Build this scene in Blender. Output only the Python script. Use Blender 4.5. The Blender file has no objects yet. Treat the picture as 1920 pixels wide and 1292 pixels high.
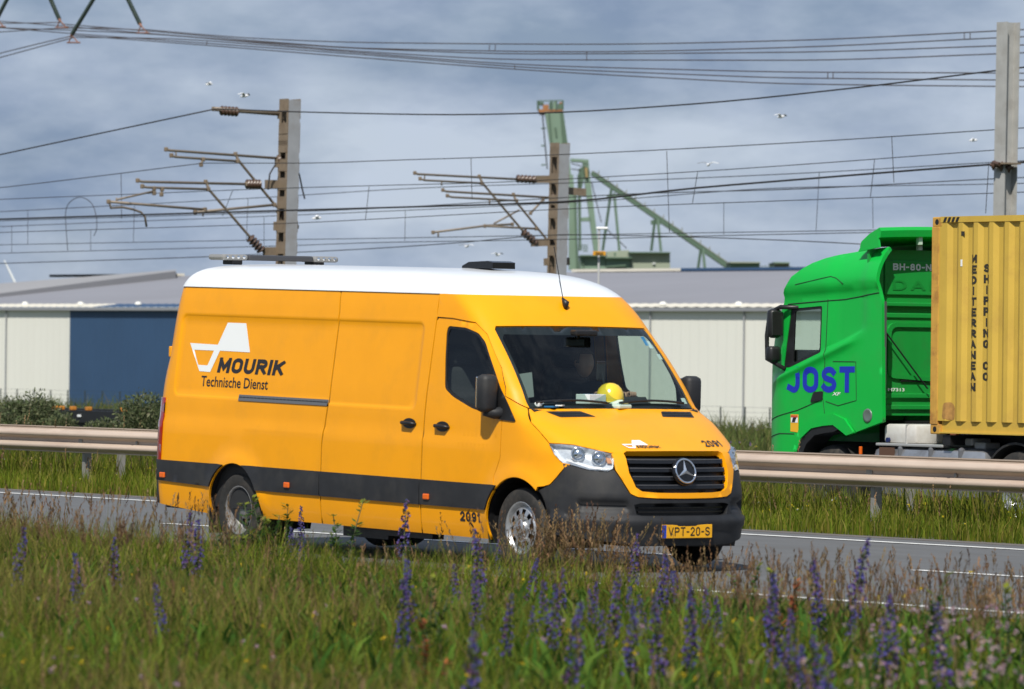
import bpy, bmesh, math, random
import numpy as np
from bisect import bisect_left
from mathutils import Vector, Matrix, geometry
random.seed(7); RNG = np.random.default_rng(11)
PI = math.pi
scene = bpy.context.scene
COL = scene.collection

# ------------------------------------------------------------------ camera
FPX = 10028.0; IW, IH = 1920, 1292
CAM = Vector((36.1124, -27.0268, 1.8312)); AZ = math.radians(144.2855); PIT = math.radians(.0622); ROL = math.radians(.6583)
FV = Vector((math.cos(AZ)*math.cos(PIT), math.sin(AZ)*math.cos(PIT), math.sin(PIT)))
R0 = FV.cross(Vector((0, 0, 1))).normalized(); U0 = R0.cross(FV)
RV = R0*math.cos(ROL) + U0*math.sin(ROL); UV = U0*math.cos(ROL) - R0*math.sin(ROL)
cd = bpy.data.cameras.new('camera'); cam = bpy.data.objects.new('camera', cd); COL.objects.link(cam)
cam.matrix_world = Matrix(((RV.x, UV.x, -FV.x, CAM.x), (RV.y, UV.y, -FV.y, CAM.y), (RV.z, UV.z, -FV.z, CAM.z), (0, 0, 0, 1)))
cd.sensor_fit = 'HORIZONTAL'; cd.sensor_width = 36; cd.lens = FPX/IW*36
cd.clip_start = 1; cd.clip_end = 9000
cd.dof.use_dof = True; cd.dof.focus_distance = 56; cd.dof.aperture_fstop = 5.8
scene.camera = cam
scene.render.resolution_x, scene.render.resolution_y = 1024, 689

# ------------------------------------------------------------------ sky and sun
SUN_EL, SUN_AZ = math.radians(50), math.atan2(-.74, .67)
sv = Vector((math.cos(SUN_EL)*math.cos(SUN_AZ), math.cos(SUN_EL)*math.sin(SUN_AZ), math.sin(SUN_EL)))
world = bpy.data.worlds.new('World'); scene.world = world; world.use_nodes = True
nt = world.node_tree; nt.nodes.clear()
def N(t, tree=None, **k):
    n = (tree or nt).nodes.new(t)
    for a, b in k.items(): setattr(n, a, b)
    return n
sky = N('ShaderNodeTexSky', sky_type='NISHITA', sun_disc=False, sun_elevation=SUN_EL, sun_rotation=math.atan2(sv.x, sv.y))
sky.air_density = 1.0; sky.dust_density = .6; sky.ozone_density = 2.0
bg = N('ShaderNodeBackground'); bg.inputs[1].default_value = .082
wo = N('ShaderNodeOutputWorld')
tc = N('ShaderNodeTexCoord'); mp = N('ShaderNodeMapping'); mp.inputs['Scale'].default_value = (1, 1, 2.6)
n1 = N('ShaderNodeTexNoise'); n1.inputs['Scale'].default_value = 13; n1.inputs['Detail'].default_value = 9; n1.inputs['Roughness'].default_value = .57
n2 = N('ShaderNodeTexNoise'); n2.inputs['Scale'].default_value = 24; n2.inputs['Detail'].default_value = 8; n2.inputs['Roughness'].default_value = .55
r1 = N('ShaderNodeValToRGB'); r1.color_ramp.elements[0].position = .37; r1.color_ramp.elements[0].color = (2.6, 3.5, 5.1, 1)
r1.color_ramp.elements[1].position = .63; r1.color_ramp.elements[1].color = (6.1, 7.0, 8.4, 1)
r2 = N('ShaderNodeMapRange'); r2.inputs[1].default_value = .3; r2.inputs[2].default_value = .62; r2.inputs[3].default_value = .86; r2.inputs[4].default_value = 1.0
mx = N('ShaderNodeMix', data_type='RGBA')
L = nt.links.new
L(tc.outputs['Generated'], mp.inputs[0]); L(mp.outputs[0], n1.inputs['Vector']); L(mp.outputs[0], n2.inputs['Vector'])
sx = N('ShaderNodeSeparateXYZ'); hz = N('ShaderNodeMapRange'); ad = N('ShaderNodeMath', operation='ADD')    # cloud thins towards the zenith
hz.inputs[1].default_value = 0; hz.inputs[2].default_value = .07; hz.inputs[3].default_value = .10; hz.inputs[4].default_value = -.085
L(tc.outputs['Generated'], sx.inputs[0]); L(sx.outputs['Z'], hz.inputs[0]); L(hz.outputs[0], ad.inputs[0]); L(n1.outputs[0], ad.inputs[1])
L(ad.outputs[0], r1.inputs[0]); L(n2.outputs[0], r2.inputs[0])
L(r2.outputs[0], mx.inputs['Factor']); L(sky.outputs[0], mx.inputs['A']); L(r1.outputs[0], mx.inputs['B'])
L(mx.outputs['Result'], bg.inputs[0]); L(bg.outputs[0], wo.inputs[0])
sl = bpy.data.lights.new('sun', 'SUN'); sl.energy = 4.6; sl.angle = math.radians(.53); sl.color = (1, .95, .86)
so = bpy.data.objects.new('sun', sl); COL.objects.link(so); so.rotation_euler = sv.to_track_quat('Z', 'Y').to_euler()
vs = scene.view_settings; vs.view_transform = 'Standard'; vs.look = 'None'; vs.exposure = 0.10; vs.gamma = 1

# ------------------------------------------------------------------ helpers
def at(px, py, Y):
    d = FV + RV*((px-IW/2)/FPX) - UV*((py-IH/2)/FPX)
    return CAM + d*((Y-CAM.y)/d.y)
def atX(px, py, X):
    d = FV + RV*((px-IW/2)/FPX) - UV*((py-IH/2)/FPX)
    return CAM + d*((X-CAM.x)/d.x)
def atD(px, py, D):
    return CAM + (FV + RV*((px-IW/2)/FPX) - UV*((py-IH/2)/FPX))*D

MATS = {}
def mat(name, col, rough=.5, metal=0, var=.0, scale=8, bump=0, bscale=40, coat=0, spec=.5, dirt=None, dscale=3, damt=.5, attr=None, stretch=None):
    if name in MATS: return MATS[name]
    m = bpy.data.materials.new(name); m.use_nodes = True; t = m.node_tree; b = t.nodes['Principled BSDF']
    b.inputs['Base Color'].default_value = (*col, 1); b.inputs['Roughness'].default_value = rough; b.inputs['Metallic'].default_value = metal
    b.inputs['Specular IOR Level'].default_value = spec
    if coat: b.inputs['Coat Weight'].default_value = coat; b.inputs['Coat Roughness'].default_value = .04
    src = None; tcn = N('ShaderNodeTexCoord', t); vec = tcn.outputs['Object']
    if stretch:
        mpn = N('ShaderNodeMapping', t); mpn.inputs['Scale'].default_value = stretch; t.links.new(vec, mpn.inputs[0]); vec = mpn.outputs[0]
    if attr:
        a = N('ShaderNodeAttribute', t, attribute_name=attr); src = a.outputs['Color']
    if var:
        n = N('ShaderNodeTexNoise', t); n.inputs['Scale'].default_value = scale; n.inputs['Detail'].default_value = 5; t.links.new(vec, n.inputs['Vector'])
        mr = N('ShaderNodeMapRange', t); mr.inputs[1].default_value = .3; mr.inputs[2].default_value = .7; mr.inputs[3].default_value = 1-var; mr.inputs[4].default_value = 1+var
        t.links.new(n.outputs[0], mr.inputs[0])
        mm = N('ShaderNodeMix', t, data_type='RGBA', blend_type='MULTIPLY'); mm.inputs['Factor'].default_value = 1
        mm.inputs['A'].default_value = (*col, 1)
        if src: t.links.new(src, mm.inputs['A'])
        t.links.new(mr.outputs[0], mm.inputs['B']); src = mm.outputs['Result']
    if dirt:
        n = N('ShaderNodeTexNoise', t); n.inputs['Scale'].default_value = dscale; n.inputs['Detail'].default_value = 8; n.inputs['Roughness'].default_value = .65; t.links.new(vec, n.inputs['Vector'])
        mr = N('ShaderNodeMapRange', t); mr.inputs[1].default_value = .5; mr.inputs[2].default_value = .72; mr.inputs[3].default_value = 0; mr.inputs[4].default_value = damt
        t.links.new(n.outputs[0], mr.inputs[0])
        mm = N('ShaderNodeMix', t, data_type='RGBA'); mm.inputs['A'].default_value = (*col, 1); mm.inputs['B'].default_value = (*dirt, 1)
        if src: t.links.new(src, mm.inputs['A'])
        t.links.new(mr.outputs[0], mm.inputs['Factor']); src = mm.outputs['Result']
    if src: t.links.new(src, b.inputs['Base Color'])
    if bump:
        n = N('ShaderNodeTexNoise', t); n.inputs['Scale'].default_value = bscale; n.inputs['Detail'].default_value = 4; t.links.new(vec, n.inputs['Vector'])
        bn = N('ShaderNodeBump', t); bn.inputs['Strength'].default_value = bump; bn.inputs['Distance'].default_value = .01
        t.links.new(n.outputs[0], bn.inputs['Height']); t.links.new(bn.outputs[0], b.inputs['Normal'])
    MATS[name] = m; return m
def glass(name, tint, refl=1.0, rough=.0):
    m = bpy.data.materials.new(name); m.use_nodes = True; t = m.node_tree; t.nodes.clear()
    o = N('ShaderNodeOutputMaterial', t); tr = N('ShaderNodeBsdfTransparent', t); gl = N('ShaderNodeBsdfGlossy', t); mxs = N('ShaderNodeMixShader', t)
    tr.inputs[0].default_value = (*tint, 1); gl.inputs['Roughness'].default_value = rough; gl.inputs[0].default_value = (refl, refl, refl, 1)
    lw = N('ShaderNodeLayerWeight', t); pw = N('ShaderNodeMath', t, operation='POWER'); pw.inputs[1].default_value = 4.5
    fr = N('ShaderNodeMath', t, operation='MULTIPLY_ADD'); fr.inputs[1].default_value = .9; fr.inputs[2].default_value = .035
    t.links.new(lw.outputs['Facing'], pw.inputs[0]); t.links.new(pw.outputs[0], fr.inputs[0])
    t.links.new(fr.outputs[0], mxs.inputs[0]); t.links.new(tr.outputs[0], mxs.inputs[1]); t.links.new(gl.outputs[0], mxs.inputs[2]); t.links.new(mxs.outputs[0], o.inputs[0])
    MATS[name] = m; return m

def tag(o, label=None, cat=None, group=None, kind=None):
    if label: o['label'] = label
    if cat: o['category'] = cat
    if group: o['group'] = group
    if kind: o['kind'] = kind
    return o
def empty(name, loc, label, cat, group=None):
    o = bpy.data.objects.new(name, None); COL.objects.link(o); o.location = loc; o.empty_display_size = .2
    return tag(o, label, cat, group)
def mesh_obj(name, V, F, m, parent=None, smooth=False, world=True):
    me = bpy.data.meshes.new(name); me.from_pydata([tuple(v) for v in V], [], F); me.update()
    return link(name, me, m, parent, smooth, world)
def link(name, me, m, parent=None, smooth=False, world=True):
    if smooth: me.polygons.foreach_set('use_smooth', [True]*len(me.polygons))
    if m and not me.materials: me.materials.append(m)
    o = bpy.data.objects.new(name, me); COL.objects.link(o)
    if parent:
        o.parent = parent
        if world == 'van':     # vertices were given in the van's own frame
            if parent.parent is None: o.matrix_parent_inverse = Matrix.Translation((2.1, 0, 0))
        elif world:            # vertices were given in world space
            bpy_parent_inverse(o, parent)
    return o
def bpy_parent_inverse(o, parent):
    mw = Matrix.Identity(4); p = parent; chain = []
    while p: chain.append(p); p = p.parent
    for p in reversed(chain): mw = mw @ p.matrix_parent_inverse @ p.matrix_basis
    o.matrix_parent_inverse = mw.inverted()
def setc(o, m): o.data.materials.clear(); o.data.materials.append(m)

class MB:
    """collects shapes for ONE mesh object"""
    def __init__(s): s.V = []; s.F = []
    def add(s, V, F):
        n = len(s.V); s.V += [tuple(v) for v in V]; s.F += [tuple(i+n for i in f) for f in F]; return s
    def box(s, c, d, rot=None, bev=0):
        c = Vector(c); hx, hy, hz = d[0]/2, d[1]/2, d[2]/2
        if bev:
            b = min(bev, hx*.9, hy*.9, hz*.9)
            bm = bmesh.new(); bmesh.ops.create_cube(bm, size=1)
            for v in bm.verts: v.co = Vector((v.co.x*2*hx, v.co.y*2*hy, v.co.z*2*hz))
            bmesh.ops.bevel(bm, geom=bm.edges[:], offset=b, segments=2, affect='EDGES', profile=.5)
            bm.verts.index_update(); V = [v.co.copy() for v in bm.verts]; F = [[v.index for v in f.verts] for f in bm.faces]; bm.free()
        else:
            V = [Vector((x, y, z)) for x in (-hx, hx) for y in (-hy, hy) for z in (-hz, hz)]
            F = [(0, 1, 3, 2), (4, 6, 7, 5), (0, 4, 5, 1), (2, 3, 7, 6), (0, 2, 6, 4), (1, 5, 7, 3)]
        if rot is not None: V = [rot @ v for v in V]
        return s.add([c+v for v in V], F)
    def bar(s, a, b, w, h=None, up=(0, 0, 1)):
        a, b = Vector(a), Vector(b); h = h or w; d = b-a; l = d.length; d.normalize()
        u = Vector(up)
        if abs(d.dot(u)) > .98: u = Vector((1, 0, 0))
        x = d.cross(u).normalized(); z = x.cross(d)
        return s.box((a+b)/2, (w, l, h), Matrix((x, d, z)).transposed())
    def tube(s, pts, r, seg=8, closed=False, cap=True):
        P = [Vector(p) for p in pts]; n = len(P); rr = r if isinstance(r, (list, tuple)) else [r]*n
        V = []; F = []; prev = None
        for i in range(n):
            if closed: d = P[(i+1) % n]-P[i-1]
            else: d = P[min(i+1, n-1)]-P[max(i-1, 0)]
            d.normalize()
            if prev is None:
                u = Vector((0, 0, 1)) if abs(d.z) < .9 else Vector((1, 0, 0)); x = d.cross(u).normalized()
            else:
                x = prev-d*prev.dot(d)
                x = x.normalized() if x.length > 1e-6 else d.orthogonal().normalized()
            prev = x; y = d.cross(x)
            for k in range(seg):
                a = 2*PI*k/seg; V.append(P[i]+(x*math.cos(a)+y*math.sin(a))*rr[i])
        m = n if closed else n-1
        for i in range(m):
            for k in range(seg):
                j = (i+1) % n; F.append((i*seg+k, i*seg+(k+1) % seg, j*seg+(k+1) % seg, j*seg+k))
        if cap and not closed: F.append(tuple(range(seg))[::-1]); F.append(tuple((n-1)*seg+k for k in range(seg)))
        return s.add(V, F)
    def lathe(s, prof, c, axis=(0, 0, 1), seg=32, close=False):
        """prof: list of (r, h) along the axis"""
        ax = Vector(axis).normalized(); x = ax.orthogonal().normalized(); y = ax.cross(x); c = Vector(c); V = []; F = []
        for r, h in prof:
            for k in range(seg):
                a = 2*PI*k/seg; V.append(c+ax*h+(x*math.cos(a)+y*math.sin(a))*r)
        n = len(prof)
        for i in range(n if close else n-1):
            j = (i+1) % n
            for k in range(seg): F.append((i*seg+k, i*seg+(k+1) % seg, j*seg+(k+1) % seg, j*seg+k))
        return s.add(V, F)
    def prism(s, poly, axis, a, b):
        """poly in the two remaining axes, extruded from a to b along axis ('x','y','z')"""
        n = len(poly)
        def p(u, v, w): return {'x': (w, u, v), 'y': (u, w, v), 'z': (u, v, w)}[axis]
        V = [p(u, v, a) for u, v in poly]+[p(u, v, b) for u, v in poly]
        F = [tuple(range(n))[::-1], tuple(range(n, 2*n))]+[(i, (i+1) % n, n+(i+1) % n, n+i) for i in range(n)]
        return s.add(V, F)
    def build(s, name, m, parent=None, smooth=False, world=True):
        me = bpy.data.meshes.new(name); me.from_pydata(s.V, [], s.F); me.update()
        bm = bmesh.new(); bm.from_mesh(me); bmesh.ops.recalc_face_normals(bm, faces=bm.faces[:]); bm.to_mesh(me); bm.free()
        o = link(name, me, m, parent, smooth, world)
        if smooth == 'auto':
            me.polygons.foreach_set('use_smooth', [True]*len(me.polygons)); auto(me)
        return o
def auto(me, ang=.6):
    bm = bmesh.new(); bm.from_mesh(me)
    for e in bm.edges:
        e.smooth = not (len(e.link_faces) == 2 and e.calc_face_angle(0) > ang)
    bm.to_mesh(me); bm.free()

def inpoly(P, poly):
    P = np.asarray(P); poly = np.asarray(poly); x, y = P[:, 0], P[:, 1]; c = np.zeros(len(P), bool); j = len(poly)-1
    for i in range(len(poly)):
        xi, yi = poly[i]; xj, yj = poly[j]
        if yi != yj: c ^= ((yi > y) != (yj > y)) & (x < (xj-xi)*(y-yi)/(yj-yi)+xi)
        j = i
    return c
def dens(L, step, closed=True):
    out = []; n = len(L)
    for i in range(n if closed else n-1):
        a, b = L[i], L[(i+1) % n]; k = max(1, int(math.ceil(math.hypot(b[0]-a[0], b[1]-a[1])/step)))
        out += [(a[0]+(b[0]-a[0])*t/k, a[1]+(b[1]-a[1])*t/k) for t in range(k)]
    if not closed: out.append(tuple(L[-1]))
    return out
def rounded(L, r, seg=4):
    """round the corners of a closed polygon"""
    out = []; n = len(L)
    for i in range(n):
        p = Vector(L[i]); a = Vector(L[i-1])-p; b = Vector(L[(i+1) % n])-p
        rr = min(r, a.length*.45, b.length*.45); A = p+a.normalized()*rr; B = p+b.normalized()*rr
        for k in range(seg+1):
            t = k/seg; out.append(tuple(A*(1-t)**2+p*2*t*(1-t)+B*t*t))
    return out
def patch(name, outer, fn, m, parent=None, holes=(), step=.06, rim=.02, off=0.0, extra=(), out=None, smooth=True, world=True, gx=1.0):
    """a piece of a curved skin: 2D outline (with holes) triangulated and laid on the surface fn(u,v); rim = turned-in edge"""
    O = dens(outer, step); Hs = [dens(h, step) for h in holes]
    V = []; Ed = []
    for loop in [O]+Hs:
        n = len(V); V += loop; Ed += [(n+i, n+(i+1) % len(loop)) for i in range(len(loop))]
    for ln in extra:
        ln = dens(ln, step, False); n = len(V); V += ln; Ed += [(n+i, n+i+1) for i in range(len(ln)-1)]
    A = np.array(V); lo, hi = A.min(0), A.max(0)
    g = np.array([(x, y) for x in np.arange(lo[0]+step*.5, hi[0], step*gx) for y in np.arange(lo[1]+step*.5, hi[1], step)])
    if len(g):
        k = inpoly(g, O)
        for h in Hs: k &= ~inpoly(g, h)
        g = g[k]
        if len(g):
            dm = np.min(((g[:, None, :]-A[None, :, :])**2).sum(-1), 1) if len(g)*len(A) < 4e7 else np.ones(len(g))
            g = g[dm > (step*.4)**2]
    V = [Vector(p) for p in V]+[Vector(p) for p in g]
    vo, eo, fo, *_ = geometry.delaunay_2d_cdt(V, Ed, [], 0, 1e-5)
    vo = [(v.x, v.y) for v in vo]
    cen = np.array([((vo[f[0]][0]+vo[f[1]][0]+vo[f[2]][0])/3, (vo[f[0]][1]+vo[f[1]][1]+vo[f[2]][1])/3) for f in fo])
    k = inpoly(cen, O)
    for h in Hs: k &= ~inpoly(cen, h)
    fo = [tuple(f) for f, q in zip(fo, k) if q]
    used = sorted({i for f in fo for i in f}); rm = {i: j for j, i in enumerate(used)}; fo = [tuple(rm[i] for i in f) for f in fo]; vo = [vo[i] for i in used]
    e = 1e-3; P = []; Nn = []
    for u, v in vo:
        p = Vector(fn(u, v)); nrm = (Vector(fn(u+e, v))-Vector(fn(u-e, v))).cross(Vector(fn(u, v+e))-Vector(fn(u, v-e)))
        if nrm.length < 1e-12: nrm = Vector((0, 0, 1))
        nrm.normalize(); o = out(p) if out else nrm
        if nrm.dot(o) < 0: nrm = -nrm
        P.append(p+nrm*off); Nn.append(nrm)
    F = []
    cnt = {}
    for f in fo:
        fnn = (P[f[1]]-P[f[0]]).cross(P[f[2]]-P[f[0]])
        if fnn.dot(Nn[f[0]]) < 0: f = (f[0], f[2], f[1])
        F.append(f)
        for i in range(3):
            a, b = f[i], f[(i+1) % 3]; cnt.setdefault((min(a, b), max(a, b)), []).append((a, b))
    if rim:
        top = {}; bot = {}
        for kk, l in cnt.items():
            if len(l) == 1:
                a, b = l[0]
                for i in (a, b):
                    if i not in top:
                        top[i] = len(P); P.append(P[i].copy()); bot[i] = len(P); P.append(P[i]-Nn[i]*rim)
                F.append((top[b], top[a], bot[a], bot[b]))
    return mesh_obj(name, P, F, m, parent, smooth, world)

def text2d(s, bold=0.0, shear=0.0, space=1.0):
    cu = bpy.data.curves.new('lettering', 'FONT'); cu.body = s; cu.offset = bold; cu.shear = shear; cu.space_character = space; cu.resolution_u = 3; cu.size = 1
    o = bpy.data.objects.new('lettering', cu); COL.objects.link(o); bpy.context.view_layer.update()
    me = bpy.data.meshes.new_from_object(o); bpy.data.objects.remove(o); bpy.data.curves.remove(cu)
    return me
def lettering(s, box, fn, m, parent, bold=.0, shear=.0, space=1.0, cuts=None, world=True, skew=0.0):
    """text laid into the 2D box (u0,u1,v0,v1) and mapped by fn onto a surface"""
    me = text2d(s, bold, shear, space); co = np.zeros(len(me.vertices)*3); me.vertices.foreach_get('co', co); co = co.reshape(-1, 3)
    lo, hi = co.min(0), co.max(0); u0, u1, v0, v1 = box
    for v in me.vertices:
        a = (v.co.x-lo[0])/(hi[0]-lo[0]); b = (v.co.y-lo[1])/(hi[1]-lo[1])
        v.co = (u0+(u1-u0)*a, v0+(v1-v0)*b+skew*a, 0)
    if cuts:
        bm = bmesh.new(); bm.from_mesh(me)
        for c in cuts: bmesh.ops.bisect_plane(bm, geom=bm.verts[:]+bm.edges[:]+bm.faces[:], plane_co=(c, 0, 0), plane_no=(1, 0, 0))
        bm.to_mesh(me); bm.free()
    for v in me.vertices: v.co = fn(v.co.x, v.co.y)
    me.name = 'lettering'; me.materials.clear()
    return link('lettering', me, m, parent, False, world)

# block letters drawn as thick ribbons: centre-line strokes in a unit box
def _arc(cx, cy, rx, ry, a0, a1, n=10): return [(cx+rx*math.cos(math.radians(a0+(a1-a0)*i/n)), cy+ry*math.sin(math.radians(a0+(a1-a0)*i/n))) for i in range(n+1)]
_O = _arc(.5, .7, .5, .3, 0, 180)+_arc(.5, .3, .5, .3, 180, 360)
GLYPH = {'M': (1.2, [[(0, 0), (0, 1)], [(1, 0), (1, 1)], [(.02, 1), (.5, .22), (.98, 1)]]), 'O': (1, [_O]), 'U': (1, [[(0, 1)]+_arc(.5, .35, .5, .35, 180, 360)+[(1, 1)]]),
 'R': (1, [[(0, 0), (0, 1)], [(0, 1), (.6, 1)]+_arc(.6, .75, .38, .25, 90, -90)+[(0, .5)], [(.45, .5), (1, 0)]]), 'I': (.0, [[(.5, 0), (.5, 1)]]), 'K': (1, [[(0, 0), (0, 1)], [(.05, .38), (1, 1)], [(.35, .62), (1, 0)]]),
 'J': (.75, [[(1, 1)]+_arc(.55, .32, .45, .32, 0, -110)+[(.0, .12)]]), 'S': (.95, [_arc(.5, .76, .46, .24, 25, 225, 10)+[(.5, .51)]+_arc(.5, .25, .5, .25, 60, -155, 12)]), 'T': (.95, [[(0, 1), (1, 1)], [(.5, 0), (.5, 1)]]),
 'E': (.85, [[(1, 1), (0, 1)], [(0, 0), (0, 1)], [(0, .5), (.85, .5)], [(0, 0), (1, 0)]]), 'D': (1, [[(0, 0), (0, 1)], [(0, 1), (.5, 1)]+_arc(.5, .5, .5, .5, 90, -90)+[(0, 0)]]), 'A': (1.05, [[(0, 0), (.48, 1)], [(.52, 1), (1, 0)], [(.2, .32), (.8, .32)]]),
 'N': (1, [[(0, 0), (0, 1)], [(1, 0), (1, 1)], [(0, 1), (1, 0)]]), 'H': (1, [[(0, 0), (0, 1)], [(1, 0), (1, 1)], [(0, .5), (1, .5)]]), 'P': (.95, [[(0, 0), (0, 1)], [(0, 1), (.6, 1)]+_arc(.6, .74, .4, .26, 90, -90)+[(0, .48)]]),
 'G': (1, [_arc(.5, .7, .5, .3, 25, 180)+_arc(.5, .3, .5, .3, 180, 330)+[(1, .42), (.6, .42)]]), 'C': (.95, [_arc(.5, .7, .5, .3, 25, 180)+_arc(.5, .3, .5, .3, 180, 335)]), 'B': (1, [[(0, 0), (0, 1)], [(0, 1), (.6, 1)]+_arc(.6, .76, .35, .24, 90, -90)+[(0, .52)], [(.1, .52), (.6, .52)]+_arc(.6, .26, .4, .26, 90, -90)+[(0, 0)]]),
 'L': (.8, [[(0, 1), (0, 0)], [(0, 0), (1, 0)]]), 'V': (1, [[(0, 1), (.5, 0)], [(.5, 0), (1, 1)]]), 'F': (.85, [[(0, 0), (0, 1)], [(0, 1), (1, 1)], [(0, .5), (.8, .5)]]), '-': (.45, [[(0, .45), (1, .45)]]), ' ': (.5, []),
 '0': (.8, [_O]), '1': (.35, [[(.0, .78), (.9, 1)], [(.9, 1), (.9, 0)]]), '2': (.85, [_arc(.5, .72, .48, .28, 160, -30, 10)+[(0, 0)], [(0, 0), (1, 0)]]), '8': (.85, [_arc(.5, .76, .42, .24, 0, 350, 14), _arc(.5, .26, .5, .26, 0, 350, 14)]), '9': (.85, [_arc(.5, .7, .46, .30, 0, 350, 14), [(.96, .7)]+_arc(.5, .35, .46, .35, 0, -130, 8)]), '3': (.8, [_arc(.45, .75, .45, .25, 140, -80, 8)+_arc(.45, .26, .5, .26, 80, -150, 9)]), '7': (.8, [[(0, 1), (1, 1)], [(1, 1), (.3, 0)]])}
def blocktext(s, box, fn, m, parent, th=.2, shear=0.0, skew=0.0, gap=.22, world=True, dstep=.025, cuts=None):
    u0, u1, v0, v1 = box; H = v1-v0; t = th*H; wid = [GLYPH[c][0] for c in s]
    # natural advance in units of height, then squeezed to the box
    adv = [.62*w*1.0+th for w in wid]; tot = sum(adv)+gap*(len(s)-1)*.62; sx = (u1-u0-abs(shear)*H)/(tot*H); mb = MB(); x = 0.0; lay = 0
    for c, w, a in zip(s, wid, adv):
        for k, st in enumerate(GLYPH[c][1]):
            P = []
            for px, py in st: P.append(Vector(((x+th/2+(px if w > 0 else .0)*(a-th))*H, (th/2+py*(1-th))*H)))
            Q = [P[0]]
            for p in P[1:]:
                n = max(1, int((p-Q[-1]).length/dstep)); q0 = Q[-1]; Q += [q0.lerp(p, (i+1)/n) for i in range(n)]
            closed = (st is _O) or (len(st) == 15); V = []; n = len(Q)
            # square ends reach the outline
            for i in range(n):
                d0 = (Q[i]-Q[i-1]).normalized() if i else (Q[1]-Q[0]).normalized(); d1 = (Q[i+1]-Q[i]).normalized() if i < n-1 else d0
                d = (d0+d1); d = d.normalized() if d.length > 1e-6 else d0; nn_ = Vector((-d.y, d.x)); f = 1/max(.62, nn_.dot(Vector((-d0.y, d0.x)))); p = Q[i].copy()
                if not closed and i == 0: p -= d*t*.5
                if not closed and i == n-1: p += d*t*.5
                for sg in (-1, 1):
                    q = p+nn_*(sg*t*.5*f); q.y = min(max(q.y, 0), H); b = q.y/H
                    V.append((u0+q.x*sx+max(0, shear)*q.y, v0+q.y+skew*(q.x*sx)/(u1-u0)))
            V3 = [(a_, b_, .0006*k) for a_, b_ in V]
            F = [(2*i, 2*i+2, 2*i+3, 2*i+1) for i in range(n-1)]
            if closed: F.append((2*n-2, 0, 1, 2*n-1))
            mb.add(V3, F)
        x += a+gap*.62
    me = bpy.data.meshes.new('lettering'); me.from_pydata(mb.V, [], mb.F); me.update()
    if cuts:
        bm = bmesh.new(); bm.from_mesh(me)
        for c in cuts:
            if u0-.01 < c < u1+.01: bmesh.ops.bisect_plane(bm, geom=bm.verts[:]+bm.edges[:]+bm.faces[:], plane_co=(c, 0, 0), plane_no=(1, 0, 0))
        bm.to_mesh(me); bm.free()
    e = 1e-3
    for v in me.vertices:      # lay the flat letters onto the surface
        a_, b_, k = v.co; nr = (Vector(fn(a_+e, b_))-Vector(fn(a_-e, b_))).cross(Vector(fn(a_, b_+e))-Vector(fn(a_, b_-e))).normalized(); v.co = Vector(fn(a_, b_))+nr*k
    me.update()
    return link('lettering', me, m, parent, False, world)
def flat(name, poly, fn, m, parent, holes=(), world=True, step=.15):
    return patch(name, poly, fn, m, parent, holes, step=step, rim=0, smooth=False, world=world)

# ------------------------------------------------------------------ materials
paint = mat('yellow_paint', (.88, .355, .003), .38, 0, .03, 2.5, coat=.16, spec=.25, dirt=(.30, .17, .04), dscale=2.2, damt=.12)
white_paint = mat('white_paint', (.80, .82, .84), .35, 0, .02, 3, coat=.5)
cladding = mat('grey_cladding', (.022, .023, .026), .55, 0, .18, 6, bump=.15, bscale=300, dirt=(.075, .07, .06), dscale=2.5, damt=.4, spec=.35)
black = mat('black_plastic', (.012, .012, .013), .45, 0, .1, 20)
gloss_black = mat('gloss_black', (.008, .008, .009), .12)
rubber = mat('tyre_rubber', (.022, .021, .020), .8, 0, .2, 25, bump=.2, bscale=80, dirt=(.12, .10, .08), dscale=6, damt=.5)
silver = mat('silver_wheel', (.55, .56, .57), .35, .8, .08, 15, dirt=(.13, .10, .07), dscale=9, damt=.5)
chrome = mat('chrome', (.85, .86, .88), .08, 1)
dark_ink = mat('dark_lettering', (.018, .015, .016), .4)
white_ink = mat('white_lettering', (.82, .84, .84), .4)
amber = mat('amber_lens', (.75, .13, .01), .2, coat=.5)
red_lens = mat('red_lens', (.28, .008, .008), .15, coat=.8)
interior = mat('interior_trim', (.020, .021, .023), .8, 0, .1, 20)
seatfab = mat('seat_fabric', (.030, .031, .035), .95, 0, .2, 60)
ws_glass = glass('windscreen_glass', (.72, .82, .78), .95)
tint_glass = glass('tinted_glass', (.70, .78, .75), 1.0)
clear_lens = glass('clear_lens', (.92, .94, .95), 1.0)

# ================================================================== SETTING
# ground profile across the road (Y, Z)
PROF = [(-3000, -.3), (-200, -.1), (-40, 0), (-2.5, -.01), (7.2, -.01), (9.5, -.02), (12.4, -.29), (20.5, -.29), (25, -.45), (33, -.97), (80, -1.0), (110, -2.8), (700, -2.8), (6000, -2.8)]
def gz(y):
    for (a, za), (b, zb) in zip(PROF, PROF[1:]):
        if y <= b: return za+(zb-za)*(y-a)/(b-a)
    return PROF[-1][1]
soil = mat('soil_and_grass', (.060, .072, .022), .95, 0, .35, .6, bump=.4, bscale=15, dirt=(.09, .075, .035), dscale=.8, damt=.7)
XS = [-6000, -1500, -400, -150, -60, -20, 20, 60, 200, 800, 4000]
V = [(x, y, z) for y, z in PROF for x in XS]; nx = len(XS)
F = [(i*nx+j, i*nx+j+1, (i+1)*nx+j+1, (i+1)*nx+j) for i in range(len(PROF)-1) for j in range(nx-1)]
tag(mesh_obj('ground', V, F, soil), kind='structure')
asphalt = mat('asphalt', (.115, .118, .122), .9, 0, .10, 3.0, bump=.5, bscale=220, dirt=(.085, .082, .078), dscale=.9, damt=.7, stretch=(.25, 1, 1))
shoulder = mat('shoulder_asphalt', (.13, .115, .105), .95, 0, .14, 5, bump=.5, bscale=200)
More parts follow.
